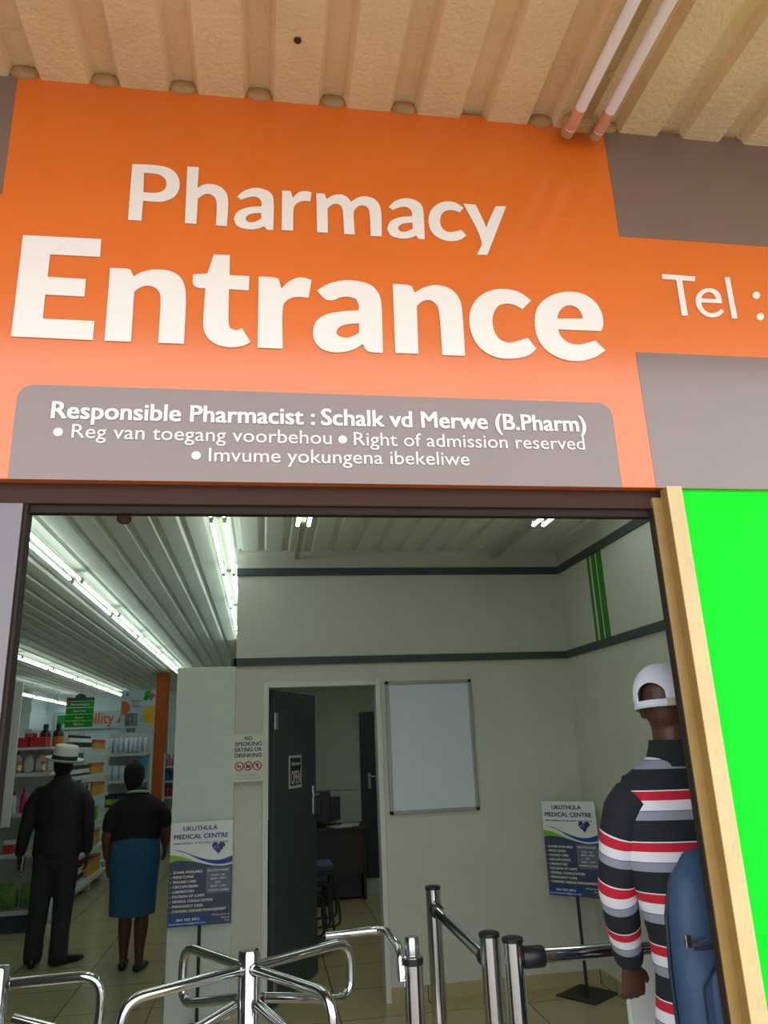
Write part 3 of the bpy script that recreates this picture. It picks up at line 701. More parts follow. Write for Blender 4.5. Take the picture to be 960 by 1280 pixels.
ob('rail', MB().cyl(tuple(rd*.03+Vector((0, 0, .935))), tuple(rd*.86+Vector((0, 0, .935))), .0235, n=18), 'chrome', t, smooth=60)
for s0 in (.030, .815):
    a_, b_ = rd*s0+Vector((0, 0, .935)), rd*(s0+.075)+Vector((0, 0, .935))
    ob('rail_socket', MB().tube([a_, a_*.9+b_*.1, a_*.1+b_*.9, b_], [.030, .034, .034, .031], 20), 'black', t, smooth=50)
pe = rd*.92; barrier_post(t, pe.x, pe.y)
t = thing('counter_screen', 'plain white low panel behind the striped jersey, under the chrome rail', 'panel', (1.70, 3.02, 0))
ob('panel', MB().add([(-.362, 0, .05), (.40, 0, .05), (.40, 0, .885), (-.352, 0, .885), (-.362, .03, .05), (.40, .03, .05), (.40, .03, .885), (-.352, .03, .885)], [(0, 1, 2, 3), (7, 6, 5, 4), (0, 4, 5, 1), (1, 5, 6, 2), (2, 6, 7, 3), (3, 7, 4, 0)]), 'white', t, bevel=.004)
ob('foot', box(-.30, -.26, -.10, .13, 0, .05), 'steel', t); ob('foot', box(.28, .32, -.10, .13, 0, .05), 'steel', t)

# ------------------------------------------------------------------ CONSULTING ROOM
t = thing('desk', 'dark brown desk in the consulting room behind the open slate door', 'desk', (.66, 9.12, 0))
ob('desktop', box(-.62, .52, -.05, .50, .725, .755), 'wood_dark', t, bevel=.004)
ob('modesty_panel', box(-.58, .46, .0, .02, .27, .725), 'wood_dark', t)
ob('side_panel', box(.455, .485, 0, .46, 0, .725), 'wood_dark', t); ob('side_panel', box(-.60, -.57, 0, .46, 0, .725), 'wood_dark', t)
dp = ob('drawer_pedestal', box(.06, .44, .06, .46, .02, .70), 'wood_dark', t, bevel=.004)
t = thing('computer_monitor', 'black monitor standing on the dark desk', 'monitor', (.50, 9.28, .755))
ob('screen', box(-.30, .27, -.02, .02, .05, .39), 'black', t, bevel=.008)
ob('back_shell', box(-.16, .16, -.05, -.02, .12, .31), 'black', t, bevel=.01)
ob('stand', MB().box(-.025, .025, -.02, .01, .01, .12).lathe([(.08, 0), (.08, .008), (.03, .014)], 20), 'black', t)
t = thing('computer_monitor', 'second black monitor partly behind the first on the desk', 'monitor', (.66, 9.47, .755))
ob('screen', box(-.24, .24, -.02, .02, .05, .31), 'black', t, bevel=.008); ob('stand', MB().box(-.025, .025, -.02, .01, .01, .12).lathe([(.08, 0), (.08, .008), (.03, .014)], 20), 'black', t)
for k, (x, y, a, lb) in enumerate([(.86, 9.20, .3, 'loose white paper at the front edge of the desk'), (1.0, 9.33, -.2, 'white paper lying flat by the right end of the desk')]):
    o = ob('paper_sheet', box(-.105, .105, -.148, .148, 0, .002+.006*k), 'product_pale', None, loc=(x, y, .7555)); o.rotation_euler = (0, 0, a); tag(o, lb, 'paper')
t = thing('waste_bin', 'dark bin standing under the front of the desk', 'bin', (.60, 8.98, 0))
ob('bin_body', MB().lathe([(.10, 0), (.11, .005), (.125, .27), (.128, .275), (.120, .275), (.105, .01), (.001, .01)], 24), 'product_white' if 0 else 'black', t, smooth=50)
def sled_chair(loc, rz, label):
    t = thing('stacking_chair', label, 'chair', loc, rz, 'stacked chairs behind the door')
    fr_ = MB()
    for sx in (-.22, .22):
        fr_.tube(bend([(sx, .24, .46), (sx, -.02, .44), (sx, -.26, .44), (sx, -.30, .03), (sx, .22, .02), (sx*.98, .24, .02)], .06), .011, 10)
        fr_.tube(bend([(sx, .20, .45), (sx, .27, .62), (sx, .31, .86)], .05), .011, 10)
    fr_.tube([(-.22, .24, .02), (.22, .24, .02)], .011, 10)
    ob('frame', fr_, 'black_metal', t, smooth=60)
    ob('seat', box(-.22, .22, -.25, .21, .45, .505), 'blue_fabric', t, bevel=.02, seg=3)
    b_ = box(-.21, .21, .27, .31, .55, .87); ob('backrest', b_, 'blue_fabric', t, bevel=.015, seg=3)
    return t
c0 = sled_chair((.25, 7.25, 0), math.radians(90), 'blue black-framed chair behind the slate door, lowest of the stack')
for k in (1, 2): dup(c0, (.25+.055*k, 7.25, .0+.078*k), scale=(1-.1*k, 1, 1), label='blue black-framed chair behind the slate door, %s in the stack' % ('middle' if k == 1 else 'topmost'))

la = bpy.data.lights.new('office_fill_light', 'AREA'); la.energy = 9; la.size = .6; la.color = (.86, 1, .92)  # added area light to brighten the office, no fitting modelled
lo = bpy.data.objects.new('office_fill_light', la); COL.objects.link(lo); lo.location = (1.1, 7.6, 2.60)
tag(lo, 'added fill light of the consulting room, without a fitting', 'ceiling light')
# ------------------------------------------------------------------ SHOP SHELVING
def bay(name, label, loc, rz, W, D, H, levels, group=None, endframe=False):
    """gondola bay: front edge on y=0, x from 0 to W, depth towards +y"""
    t = thing(name, label, 'shelving', loc, rz, group)
    ob('back_panel', box(0, W, D, D+.02, .1, H), 'shelf', t)
    for x in (.015, W-.015): ob('upright', box(x-.014, x+.014, D-.02, D+.04, 0, H), 'shelf', t)
    for z in levels:
        d = 0 if z < .3 else .04
        s_ = ob('shelf_board', box(.005, W-.005, d, D, z-.025, z), 'shelf', t)
        ob('price_rail', box(.0, W, d-.012, d, z-.036, z+.004), 'shelf', s_)
    for x in (.016, W-.016):
        ob('foot', box(x-.014, x+.014, .02, D, 0, .115), 'shelf', t)
    return t
LV = [.14, .47, .79, 1.12, 1.40, 1.71]
for k, nm in enumerate(['nearest the front, behind the man in the hat', 'middle of three', 'farthest, ending by the blue skirt']):
    bay('shelf_bay', 'grey shelving bay along the aisle, '+nm, (-2.16, 9.22+.9*k, 0), math.pi/2, .895, .42, 1.95, LV, 'aisle shelving bays')
EL = [.20, .72, 1.10, 1.49]
ec = thing('end_shelf', 'white end shelf unit facing the entrance with cream jugs on it', 'shelving', (-3.05, 8.70, 0))
ob('back_panel', box(0, .86, .38, .40, .2, 1.72), 'shelf', ec); ob('plinth', box(0, .86, .02, .38, 0, .165), 'plinth', ec)
for z in EL:
    s_ = ob('shelf_board', box(.0, .86, 0, .38, z-.03, z), 'shelf', ec); ob('price_rail', box(0, .86, -.012, 0, z-.036, z+.004), 'shelf', s_)
for x in (0, .86): ob('upright', box(x-.015, x+.015, .36, .42, 0, 1.75), 'shelf', ec)
t = thing('side_screen', 'tall white screen panel left of the cream jugs, next to the door jamb', 'panel', (-2.515, 8.45, 0))
ob('panel', box(-.40, .045, 0, .02, .995, 2.40), 'white', t, bevel=.003); ob('pole', box(-.16, -.13, 0, .025, 0, 1.0), 'steel', t)
ob('foot', box(-.30, .02, -.10, .14, 0, .02), 'steel', t)
fb = thing('end_shelf', 'far grey end shelf with pale plastic packs, beside the orange column', 'shelving', (-2.37, 12.45, 0))
FL = [.15, .50, .88, 1.25, 1.64]
ob('back_panel', box(0, .60, .40, .42, .1, 1.95), 'shelf', fb)
for z in FL:
    s_ = ob('shelf_board', box(0, .60, 0, .40, z-.03, z), 'shelf', fb); ob('price_rail', box(0, .60, -.012, 0, z-.036, z+.004), 'shelf', s_)
for x in (0, .60): ob('upright', box(x-.015, x+.015, .38, .44, 0, 1.96), 'shelf', fb)
rb = thing('wall_shelf', 'grey shelf with pink and red bottles right of the orange column', 'shelving', (-1.70, 14.2, 0))
RL = [.5, .9, 1.16, 1.40]
ob('back_panel', box(0, .62, .38, .40, .0, 1.62), 'shelf', rb)
for z in RL: ob('shelf_board', box(0, .62, 0, .38, z-.025, z), 'shelf', rb)
for x in (0, .62): ob('upright', box(x-.012, x+.012, .0, .40, 0, 1.62), 'shelf', rb)

# ------------------------------------------------------------------ GOODS
def p_carton(w, d, h, body, lid, name='carton', split=.68):
    o = ob(name, box(-w/2, w/2, -d/2, d/2, 0, h*split), body, None, bevel=.002)
    ob('lid', box(-w/2-.001, w/2+.001, -d/2-.001, d/2+.001, h*split, h), lid, o); return o
def p_bottle(r, h, body, capm, label=None, name='bottle'):
    o = ob(name, MB().lathe([(r*.9, 0), (r, .01), (r, h*.62), (r*.8, h*.74), (r*.42, h*.80), (r*.40, h*.85), (.001, h*.85)], 14), body, None, smooth=45)
    ob('cap', MB().lathe([(r*.48, h*.83), (r*.48, h), (.001, h)], 12), capm, o, smooth=45)
    if label: ob('paper_label', MB().lathe([(r*1.02, h*.18), (r*1.02, h*.52)], 14), label, o, smooth=45)
    return o
def p_tub(r, h, body, capm, label=None, name='tub'):
    o = ob(name, MB().lathe([(r*.95, 0), (r, .008), (r, h*.84), (.001, h*.84)], 14), body, None, smooth=45)
    ob('lid', MB().lathe([(r*1.04, h*.82), (r*1.04, h), (.001, h)], 14), capm, o, smooth=45)
    if label: ob('paper_label', MB().lathe([(r*1.02, h*.2), (r*1.02, h*.6)], 14), label, o, smooth=45)
    return o
def p_jug(w, h, body, capm, label):
    mb = MB(); mb.loft([(0, 0, .03, w*.46, w*.30), (0, 0, h*.55, w*.48, w*.32), (0, 0, h*.74, w*.38, w*.26), (0, 0, h*.82, w*.16, w*.14)], 16, p=3.0)
    o = ob('jug', mb, body, None, smooth=60)
    ob('cap', MB().lathe([(w*.26, h*.84), (w*.26, h*.93), (w*.10, h), (.001, h)], 14), capm, o, smooth=45)
    ob('paper_label', MB().box(-w*.26, w*.26, -w*.335, -w*.30, h*.18, h*.52), label, o)
    return o
def p_pack(w, d, h, body, name='plastic_pack'):
    mb = MB(); mb.loft([(0, 0, .02, w*.5, d*.35), (0, 0, h*.3, w*.5, d*.5), (0, 0, h*.7, w*.49, d*.48), (0, 0, h*.92, w*.46, d*.15), (0, 0, h, w*.45, d*.04)], 14, p=3.2, cap=False)
    return ob(name, mb, body, None, smooth=50)
def row(proto, label, cat, group, places, first=[0]):
    for i, (x, y, z, rz) in enumerate(places):
        z += .0012
        lb = label
        if len(places) > 1:
            where = 'the near end' if abs(places[1][1]-places[0][1]) > .05 else 'the left'
            lb = label+', '+(ORD+['eleventh', 'twelfth'])[i]+' from '+where
        if i == 0:
            o = proto; o.location = (x, y, z); o.rotation_euler = (0, 0, rz); tag(o, lb, cat, group)
        else: dup(proto, (x, y, z), rz, label=lb)
A = -2.16
def aisle(y0, n, step, z, inset=.12, jit=.0):
    return [(A-.04-inset, y0+step*i+random.uniform(-jit, jit), z, math.pi/2) for i in range(n)]
row(p_carton(.115, .13, .13, 'product_yellow', 'product_red'), 'yellow carton with a red top on the top aisle shelf', 'carton', 'yellow cartons on the top aisle shelf', aisle(11.13, 6, .125, 1.71))
row(p_carton(.11, .13, .135, 'product_yellow', 'product_orange'), 'yellow carton with an orange top on the second aisle shelf', 'carton', 'yellow cartons on the second aisle shelf', aisle(11.10, 6, .128, 1.40))
row(p_carton(.40, .2, .16, 'product_yellow', 'product_orange', split=.75), 'wide yellow and orange case on the third aisle shelf', 'carton', 'wide yellow cases on the third aisle shelf', aisle(11.28, 2, .41, 1.12, .14))
row(p_carton(.14, .16, .17, 'product_pale', 'product_white'), 'pale carton left of the wide yellow cases on the third aisle shelf', 'carton', None, aisle(10.86, 1, .1, 1.12))
row(p_tub(.055, .17, 'product_black', 'product_black', 'product_navy'), 'black tub on the fourth aisle shelf', 'tub', 'black tubs on the fourth aisle shelf', aisle(10.75, 6, .13, .79))
row(p_carton(.12, .14, .18, 'product_lime', 'product_lime'), 'lime green carton at the end of the black tubs', 'carton', None, aisle(11.58, 1, .1, .79))
row(p_carton(.13, .15, .19, 'product_yellow', 'product_orange', split=.8), 'yellow carton with an orange top on the fifth aisle shelf', 'carton', 'yellow cartons on the fifth aisle shelf', aisle(10.72, 8, .138, .47))
row(p_carton(.13, .15, .20, 'product_yellow', 'product_red', split=.85), 'yellow carton with a red top on the bottom aisle shelf', 'carton', 'yellow cartons on the bottom aisle shelf', aisle(11.10, 6, .135, .14, .10))
row(p_bottle(.04, .19, 'product_white', 'product_black', 'product_navy'), 'white bottle with a dark label on the bottom aisle shelf', 'bottle', 'white bottles on the bottom aisle shelf', aisle(10.2, 8, .10, .14, .08))
row(p_bottle(.042, .17, 'product_white', 'product_black', 'product_black'), 'white bottle with a black cap on the top aisle shelf', 'bottle', 'white bottles on the top aisle shelf', aisle(9.9, 11, .105, 1.71, .10, .01))
row(p_bottle(.034, .15, 'product_black', 'product_white', 'product_white'), 'black bottle with a white label on the second aisle shelf', 'bottle', 'black bottles on the second aisle shelf', aisle(9.95, 12, .09, 1.40, .10, .01))
row(p_carton(.24, .2, .15, 'product_orange', 'product_brown', split=.8), 'orange brown case on the third aisle shelf', 'carton', 'orange brown cases on the third aisle shelf', aisle(10.1, 3, .26, 1.12))
# top of the end shelf: big dark bottles with orange labels
row(p_bottle(.060, .29, 'product_brown', 'product_black', 'product_orange'), 'large dark bottle with an orange label standing above the white hat', 'bottle', 'large dark bottles above the hat', [(-2.47, 9.46, 1.71, 0), (-2.33, 9.46, 1.71, 0)])
# end shelf facing the entrance
row(p_jug(.112, .215, 'product_cream', 'product_orange', 'product_white'), 'cream jug with an orange cap on the end shelf', 'jug', 'cream jugs on the end shelf', [(-2.575+.118*i, 8.88, 1.49, 0) for i in range(4)])
row(p_bottle(.024, .15, 'product_orange', 'product_cream', 'product_cream'), 'slim orange bottle between the cream jugs', 'bottle', 'slim orange bottles between the jugs', [(-2.516, 8.76, 1.49, 0), (-2.28, 8.76, 1.49, 0)])
row(p_carton(.16, .16, .10, 'red', 'red', name='display_box'), 'red display box on top of the end shelf', 'box', 'red display boxes over the cream jugs', [(-2.55, 8.90, 1.745, 0), (-2.375, 8.90, 1.745, 0)])
o = ob('header_card', box(-.06, .06, -.01, .01, 0, .045), 'red', None, loc=(-2.47, 8.90, 1.848)); tag(o, 'small red card standing on the red display boxes', 'card')
text_on(o, 'lettering', [('50', -.03, .008, .05, .03, .03)], 'product_yellow', faceT((0, -.0105, 0)))
tb2 = ob('shelf_cap', box(0, .86, 0, .40, 1.72, 1.745), 'shelf', ec)
row(p_bottle(.035, .24, 'product_magenta', 'product_magenta'), 'bright pink bottle on the shelf beside the man in the hat', 'bottle', None, [(-2.46, 8.82, 1.10, .2)])
row(p_bottle(.03, .21, 'product_white', 'product_red', 'product_pale'), 'white bottle with a red cap next to the bright pink bottle', 'bottle', 'white bottles on the end shelf', [(-2.55, 8.80, 1.10, 0), (-2.62, 8.84, 1.10, 0)])
row(p_carton(.09, .1, .13, 'product_red', 'product_white'), 'small red carton low on the end shelf', 'carton', None, [(-2.54, 8.76, .945-.225, 0)])
row(p_pack(.20, .16, .235, 'product_green', 'green_bag'), 'green patterned bag on the bottom of the end shelf', 'bag', 'green bags on the end shelf', [(-2.52, 8.80, .20, 0), (-2.30, 8.80, .20, 0), (-2.74, 8.80, .20, 0)])
# far end shelf
row(p_pack(.064, .16, .23, 'product_pale'), 'pale plastic pack upright on the far top shelf', 'pack', 'pale packs on the far top shelf', [(-2.31+.072*i, 12.58, 1.64, random.uniform(-.15, .15)) for i in range(8)])
row(p_pack(.07, .16, .20, 'product_blue'), 'blue pack behind the pale packs on the far top shelf', 'pack', 'blue packs on the far top shelf', [(-2.10, 12.74, 1.64, .1), (-2.02, 12.74, 1.64, -.1), (-1.94, 12.74, 1.64, .1)])
row(p_pack(.09, .16, .22, 'product_pale'), 'pale pack on the second far shelf', 'pack', 'pale packs on the second far shelf', [(-2.31+.094*i, 12.56, 1.25, 0) for i in range(3)])
row(p_pack(.080, .14, .23, 'product_blue'), 'mid blue pack on the second far shelf', 'pack', 'mid blue packs on the second far shelf', [(-2.035+.088*i, 12.56, 1.25, 0) for i in range(2)])
row(p_carton(.12, .14, .30, 'product_sky', 'product_sky'), 'bright sky blue carton on the second far shelf beside the orange column', 'carton', None, [(-1.84, 12.57, 1.25, 0)])
row(p_tub(.06, .19, 'product_navy', 'product_navy', 'product_lime'), 'navy tub with a green label on the third far shelf', 'tub', 'navy tubs on the third far shelf', [(-2.29+.128*i, 12.56, .88, 0) for i in range(4)])
row(p_carton(.09, .12, .20, 'product_purple', 'product_navy'), 'purple carton behind the woman shoulder on the third far shelf', 'carton', 'purple cartons on the third far shelf', [(-1.79, 12.60, .88, 0)])
# shelf right of the orange column
row(p_bottle(.036, .19, 'product_pink', 'product_blue'), 'pink bottle with a blue cap right of the orange column', 'bottle', 'pink bottles right of the orange column', [(-1.64+.08*i, 14.3, 1.40, 0) for i in range(4)])
row(p_tub(.05, .14, 'product_blue', 'product_navy'), 'blue tub on the shelf right of the orange column', 'tub', 'blue tubs right of the orange column', [(-1.66+.105*i, 14.3, 1.16, 0) for i in range(3)])
row(p_bottle(.036, .17, 'red', 'red'), 'red bottle on the shelf right of the orange column', 'bottle', 'red bottles right of the orange column', [(-1.64+.08*i, 14.3, .90, 0) for i in range(4)])

# ------------------------------------------------------------------ SHOP SIGNS
struct('column', box(-2.01, -1.79, 15.0, 15.22, 0, 3.10), 'orange_col', bevel=.006)
t = thing('poster', 'pale hanging poster with orange and yellow blobs beside the orange column', 'poster', (-2.255, 14.6, 2.335))
ob('poster_sheet', box(-.30, .30, 0, .012, -.40, .40), 'poster', t)
def disc(x, z, r, m, name='printed_shape', d=.002, sx=1):
    P = [(x+sx*r*math.cos(a*math.pi/12), z+r*math.sin(a*math.pi/12)) for a in range(24)]
    P = [(max(-.295, min(.295, a)), b) for a, b in P]
    me = fill_mesh(name, [P])
    for v in me.vertices: v.co = Vector((v.co.x, -d, v.co.y))
    link(name, me, m, t)
disc(-.26, .09, .12, 'product_orange'); disc(.25, -.04, .17, 'sun_yellow'); disc(.16, .33, .06, 'leaf_green'); disc(.24, .30, .05, 'product_orange', d=.003); disc(.13, .26, .045, 'leaf_green'); disc(.22, .25, .03, 'leaf_green')
ob('printed_photo', box(-.22, 0, -.004, 0, -.22, .0), 'poster_pic', t); ob('printed_photo', box(-.18, -.03, -.004, 0, -.33, -.26), 'poster_pic', t)
ob('logo_patch', box(-.22, -.18, -.003, 0, .31, .36), 'red', t)
text_on(t, 'lettering', [('PROTECT', -.11, .20, .18, .03, .0), ('YOUR', -.10, .15, .10, .03, .0), ('IMMUNITY', -.11, .10, .26, .03, .0)], 'red', faceT((0, -.002, 0)))
text_on(t, 'lettering', [('Stock up on your', .04, -.06, .20, .022, .0), ('daily vitamins', .04, -.11, .18, .022, .0), ('in store today', .04, -.16, .18, .022, .0)], 'slate_print', faceT((0, -.003, 0)))
ob('hanging_wire', MB().cyl((-.2, .006, .4), (-.2, .006, .72), .003, n=6).cyl((.2, .006, .4), (.2, .006, .72), .003, n=6), 'steel', t)
t = thing('aisle_sign', 'green hanging aisle sign with four lines above the white hat', 'sign', (-2.46, 11.0, 2.205))
for k, wd in enumerate(['Dermatological', 'First Aid', 'Sexual', 'Vitamins']):
    z = .10-.086*k
    p_ = ob('sign_strip', box(-.18, .18, 0, .012, z-.04, z+.04), 'leaf_green', t)
    text_on(p_, 'lettering', [(wd, -.012*len(wd)*.7, z-.015, .024*len(wd)*.7, .03, .0)], 'letter', faceT((0, -.001, 0)))
ob('header_strip', box(-.18, .18, 0, .012, .145, .19), 'sign_grey', t); ob('logo_patch', box(-.175, -.125, -.004, 0, .14, .195), 'red', t)
mb = MB(); mb.add([(.07*math.cos(a*math.pi/10), y, .19+.05*math.sin(a*math.pi/10)) for y in (0, .012) for a in range(11)], [tuple(range(11)), tuple(range(21, 10, -1))]+[(i, i+1, i+12, i+11) for i in range(10)])
ob('hanger', mb, 'sign_grey', t); ob('hanging_wire', MB().cyl((0, .006, .23), (0, .006, .85), .003, n=6), 'steel', t)
t = thing('department_sign', 'long white sign on the far wall with orange letters ending ility A', 'sign', (-4.1, 19.93, 2.455))
ob('sign_board', box(-.93, 1.35, 0, .06, -.21, .21), 'poster', t, bevel=.004)
text_on(t, 'lettering', [('Mobility Aids', -.56, -.09, 1.66, .26, .03)], 'product_orange', faceT((0, -.002, 0)))
ob('logo_patch', box(-.86, -.66, -.004, 0, -.07, .13), 'leaf_green', t)
t = thing('hanging_sign', 'edge of a dark green sign seen past the pale pillar', 'sign', (-1.44, 15.6, 2.40))
ob('sign_strip', box(-.10, .3, 0, .012, -.25, .25), 'leaf_green', t); ob('hanging_wire', MB().cyl((.1, .006, .25), (.1, .006, .66), .003, n=6), 'steel', t)
# ------------------------------------------------------------------ PEOPLE
def remesh(mb, name, voxel, it=3):
    me = mb.mesh(name); o = bpy.data.objects.new(name, me); COL.objects.link(o)
    md = o.modifiers.new('r', 'REMESH'); md.mode = 'VOXEL'; md.voxel_size = voxel
    sm = o.modifiers.new('s', 'SMOOTH'); sm.factor = .5; sm.iterations = it
    dg = bpy.context.evaluated_depsgraph_get(); dg.update()
    out = bpy.data.meshes.new_from_object(o.evaluated_get(dg)); bpy.data.objects.remove(o); bpy.data.meshes.remove(me)
    out.name = name; return out
def hand(mb, wrist, d, w, nrm, curl=.25, s=1.0):
    W = Vector(wrist); d = Vector(d).normalized(); nrm = Vector(nrm); nrm = (nrm-d*nrm.dot(d)).normalized(); w = Vector(w); w = (w-d*w.dot(d)-nrm*w.dot(nrm)).normalized()
    def L(pts): mb.loft(pts, 12, ref=tuple(w))
    P = lambda a, b=0, c=0: tuple(W+d*a*s+w*b*s+nrm*c*s)
    L([(*P(-.03), .027*s, .021*s), (*P(.0), .027*s, .020*s), (*P(.035), .038*s, .017*s), (*P(.075), .042*s, .016*s), (*P(.092), .040*s, .013*s)])
    for off, ln in ((-.031, .060), (-.0105, .076), (.0105, .082), (.031, .072)):
        p = W+d*.088*s+w*off*s; dirv = d.copy(); pts = [(*(p-d*.02*s), .0095*s, .0095*s), (*p, .0095*s, .0095*s)]; a = 0
        for k, f in enumerate((.45, .32, .23)):
            a += curl*(1.3 if k else .8); dv = (d*math.cos(a)+nrm*math.sin(a)).normalized(); p = p+dv*ln*f*s; r_ = (.0088, .0082, .007)[k]*s; pts.append((*p, r_, r_))
        mb.loft(pts, 10, ref=tuple(w))
    p = W+d*.022*s+w*.024*s; pts = [(*p, .013*s, .012*s)]
    for k, (f, aw, an) in enumerate(((.040, .75, .25), (.030, .35, .45), (.024, .1, .55))):
        dv = (d+w*aw+nrm*an).normalized(); p = p+dv*f*s; r_ = (.0115, .0100, .008)[k]*s; pts.append((*p, r_, r_))
    mb.loft(pts, 10, ref=tuple(nrm))
def head(mb0, c, s=1.0, turn=0.0):
    x, y, z = c; mb = MB()
    mb.loft([(x, y+.012*s, z-.105*s, .034*s, .042*s), (x, y+.012*s, z-.075*s, .052*s, .068*s), (x, y+.004*s, z-.03*s, .068*s, .088*s), (x, y-.004*s, z+.02*s, .074*s, .097*s), (x, y-.006*s, z+.06*s, .068*s, .090*s), (x, y-.006*s, z+.092*s, .048*s, .064*s), (x, y-.006*s, z+.108*s, .022*s, .03*s)], 20)
    mb.loft([(x, y+.088*s, z+.018*s, .008*s, .008*s), (x, y+.100*s, z-.012*s, .011*s, .012*s), (x, y+.106*s, z-.024*s, .016*s, .011*s)], 10)     # nose
    mb.ball((x, y+.090*s, z-.054*s), .022*s, .008*s, .006*s); mb.ball((x, y+.089*s, z-.064*s), .020*s, .009*s, .007*s)                          # lips
    mb.ball((x, y+.082*s, z+.030*s), .044*s, .012*s, .009*s)                                                                                  # brow
    for sx in (-1, 1):
        mb.ball((x+sx*.074*s, y-.012*s, z-.012*s), .010*s, .020*s, .031*s, T=Matrix.Rotation(-.25, 4, 'X'))
    T = Matrix.Translation(c) @ Matrix.Rotation(turn, 4, 'Z') @ Matrix.Translation((-x, -y, -z)); mb0.add(mb.v, mb.f, 0, T)
    return [tuple(T @ Vector((x+sx*.030*s, y+.083*s, z+.008*s))) for sx in (-1, 1)]
def eyes(root, pts, r=.0115):
    for p in pts:
        e = MB(); e.ball(p, r, r, r, n=12); e.ball((p[0], p[1]+r*.62, p[2]), r*.5, r*.45, r*.5, 1, n=10)
        ob('eye', e, ['eye', 'product_brown'], root, smooth=180)
def shoe(root, x, y, a, s=1.0, m='shoe', high=.07, flat=False):
    mb = MB()
    T = Matrix.Translation((x, y, 0)) @ Matrix.Rotation(a, 4, 'Z')
    pts = [(0, -.075, .045, .034, .042), (0, -.04, .045, .040, .045), (0, .03, .042, .041, .040), (0, .10, .035, .047, .033), (0, .155, .030, .042, .026), (0, .185, .026, .026, .019)]
    if flat: pts = [(0, -.07, .030, .030, .028), (0, -.03, .024, .036, .022), (0, .04, .022, .038, .020), (0, .10, .024, .042, .022), (0, .14, .022, .034, .018)]
    m2 = MB(); m2.loft([(p[0]*s, p[1]*s, p[2]*s, p[3]*s, p[4]*s) for p in pts], 16, p=2.4)
    if not flat: m2.loft([(0, -.03*s, .05, .040, .048), (0, -.03*s, high+.03, .044, .05)], 14)
    mb.add(m2.v, m2.f, 0, T)
    me = remesh(mb, 'shoe', .006, 2)
    for v in me.vertices:
        if v.co.z < .004: v.co.z = .0005
    return link('shoe', me, m, root, smooth=180)

# --- man in the white hat
t = thing('person', 'person in a black jacket and white hat walking away with a phone', 'person', (-1.745, 7.36, 0))
b = MB()
for sx, fx in ((-1, -.112), (1, .085)):
    b.loft([(sx*.088, 0, .86, .085, .09), (sx*.095, .005, .66, .068, .07), (fx, .01, .45, .050, .054), (fx, -.01, .28, .048, .052), (fx, -.02, .09, .033, .037), (fx, -.02, .05, .036, .045)], 16)
    b.loft([(fx, -.05, .04, .03, .03), (fx+.01*sx, .04, .04, .034, .028), (fx+.02*sx, .12, .028, .036, .016)], 12)
b.loft([(0, 0, .82, .155, .10), (0, 0, .95, .15, .098), (0, 0, 1.06, .145, .09), (0, 0, 1.25, .17, .10), (0, -.005, 1.36, .16, .085), (0, -.008, 1.415, .075, .06)], 20)
b.loft([(0, -.010, 1.38, .058, .06), (0, -.004, 1.47, .052, .055), (0, 0, 1.52, .050, .055)], 16)
ey = head(b, (0, .012, 1.558), .98)
armL = [(-.175, -.005, 1.36), (-.235, -.015, 1.24), (-.262, -.02, 1.06), (-.300, .02, .865)]
armR = [(.165, -.005, 1.36), (.225, -.015, 1.24), (.245, -.02, 1.06), (.245, .02, .865)]
for A_ in (armL, armR):
    b.loft([(*A_[0], .05, .05), (*A_[1], .043, .045), (*A_[2], .036, .038), (*A_[3], .025, .028)], 14)
hand(b, (-.303, .025, .845), (-.06, .12, -1), (0, 1, 0), (1, 0, 0), .42, .95)
hand(b, (.246, .025, .845), (.0, .15, -1), (0, 1, 0), (-1, 0, 0), .30, .95)
link('body', remesh(b, 'body', .0055, 3), 'skin3', t, smooth=180); eyes(t, ey)
hb = MB(); hb.loft([(0, -.012, 1.50, .060, .065), (0, -.014, 1.55, .077, .096), (0, -.010, 1.60, .079, .101), (0, -.008, 1.645, .066, .085)], 18); ob('hair', hb, 'hair', t, smooth=180)
j = MB()
j.loft([(0, .0, .855, .200, .135), (0, 0, .93, .198, .130), (0, 0, 1.06, .190, .122), (0, -.002, 1.20, .210, .128), (0, -.005, 1.30, .222, .122), (0, -.006, 1.355, .212, .108), (0, -.007, 1.395, .165, .092), (0, -.008, 1.43, .105, .080), (0, -.006, 1.455, .076, .074)], 24)
for A_ in (armL, armR):
    x0, y0, z0 = A_[0]
    j.loft([(x0*.85, y0, z0-.02, .060, .070), (x0*1.10, y0-.005, z0-.05, .066, .072), (*A_[1], .064, .066), (*A_[2], .056, .058), (A_[3][0], A_[3][1], A_[3][2]+.01, .046, .048)], 16)
link('jacket', remesh(j, 'jacket', .010, 4), 'jacket', t, smooth=180)
tr = MB()
tr.loft([(0, 0, .80, .170, .125), (0, 0, .92, .168, .120), (0, 0, .99, .160, .112)], 20)
for sx, fx in ((-1, -.118), (1, .080)):
    tr.loft([(sx*.085, 0, .85, .098, .122), (sx*.092, .0, .66, .092, .108), ((fx+sx*.09)/2, .002, .45, .080, .094), (fx, -.008, .22, .072, .088), (fx, -.012, .075, .074, .092)], 18)
link('trousers', remesh(tr, 'trousers', .010, 3), 'trouser', t, smooth=180)
shoe(t, -.118, -.01, math.radians(6), .98); shoe(t, .10, .0, math.radians(-52), .98)
ht = MB(); ht.lathe([(.098, .0), (.130, -.006), (.160, .004), (.170, .014), (.169, .019), (.158, .010), (.130, .002), (.112, .006), (.110, .05), (.106, .112), (.100, .126), (.086, .131), (.05, .120), (.001, .116)], 36, 0, None, .95, 1.08)
HT = Matrix.Translation((0, 0, 1.610)) @ Matrix.Rotation(math.radians(9), 4, 'Y') @ Matrix.Rotation(math.radians(5), 4, 'X')
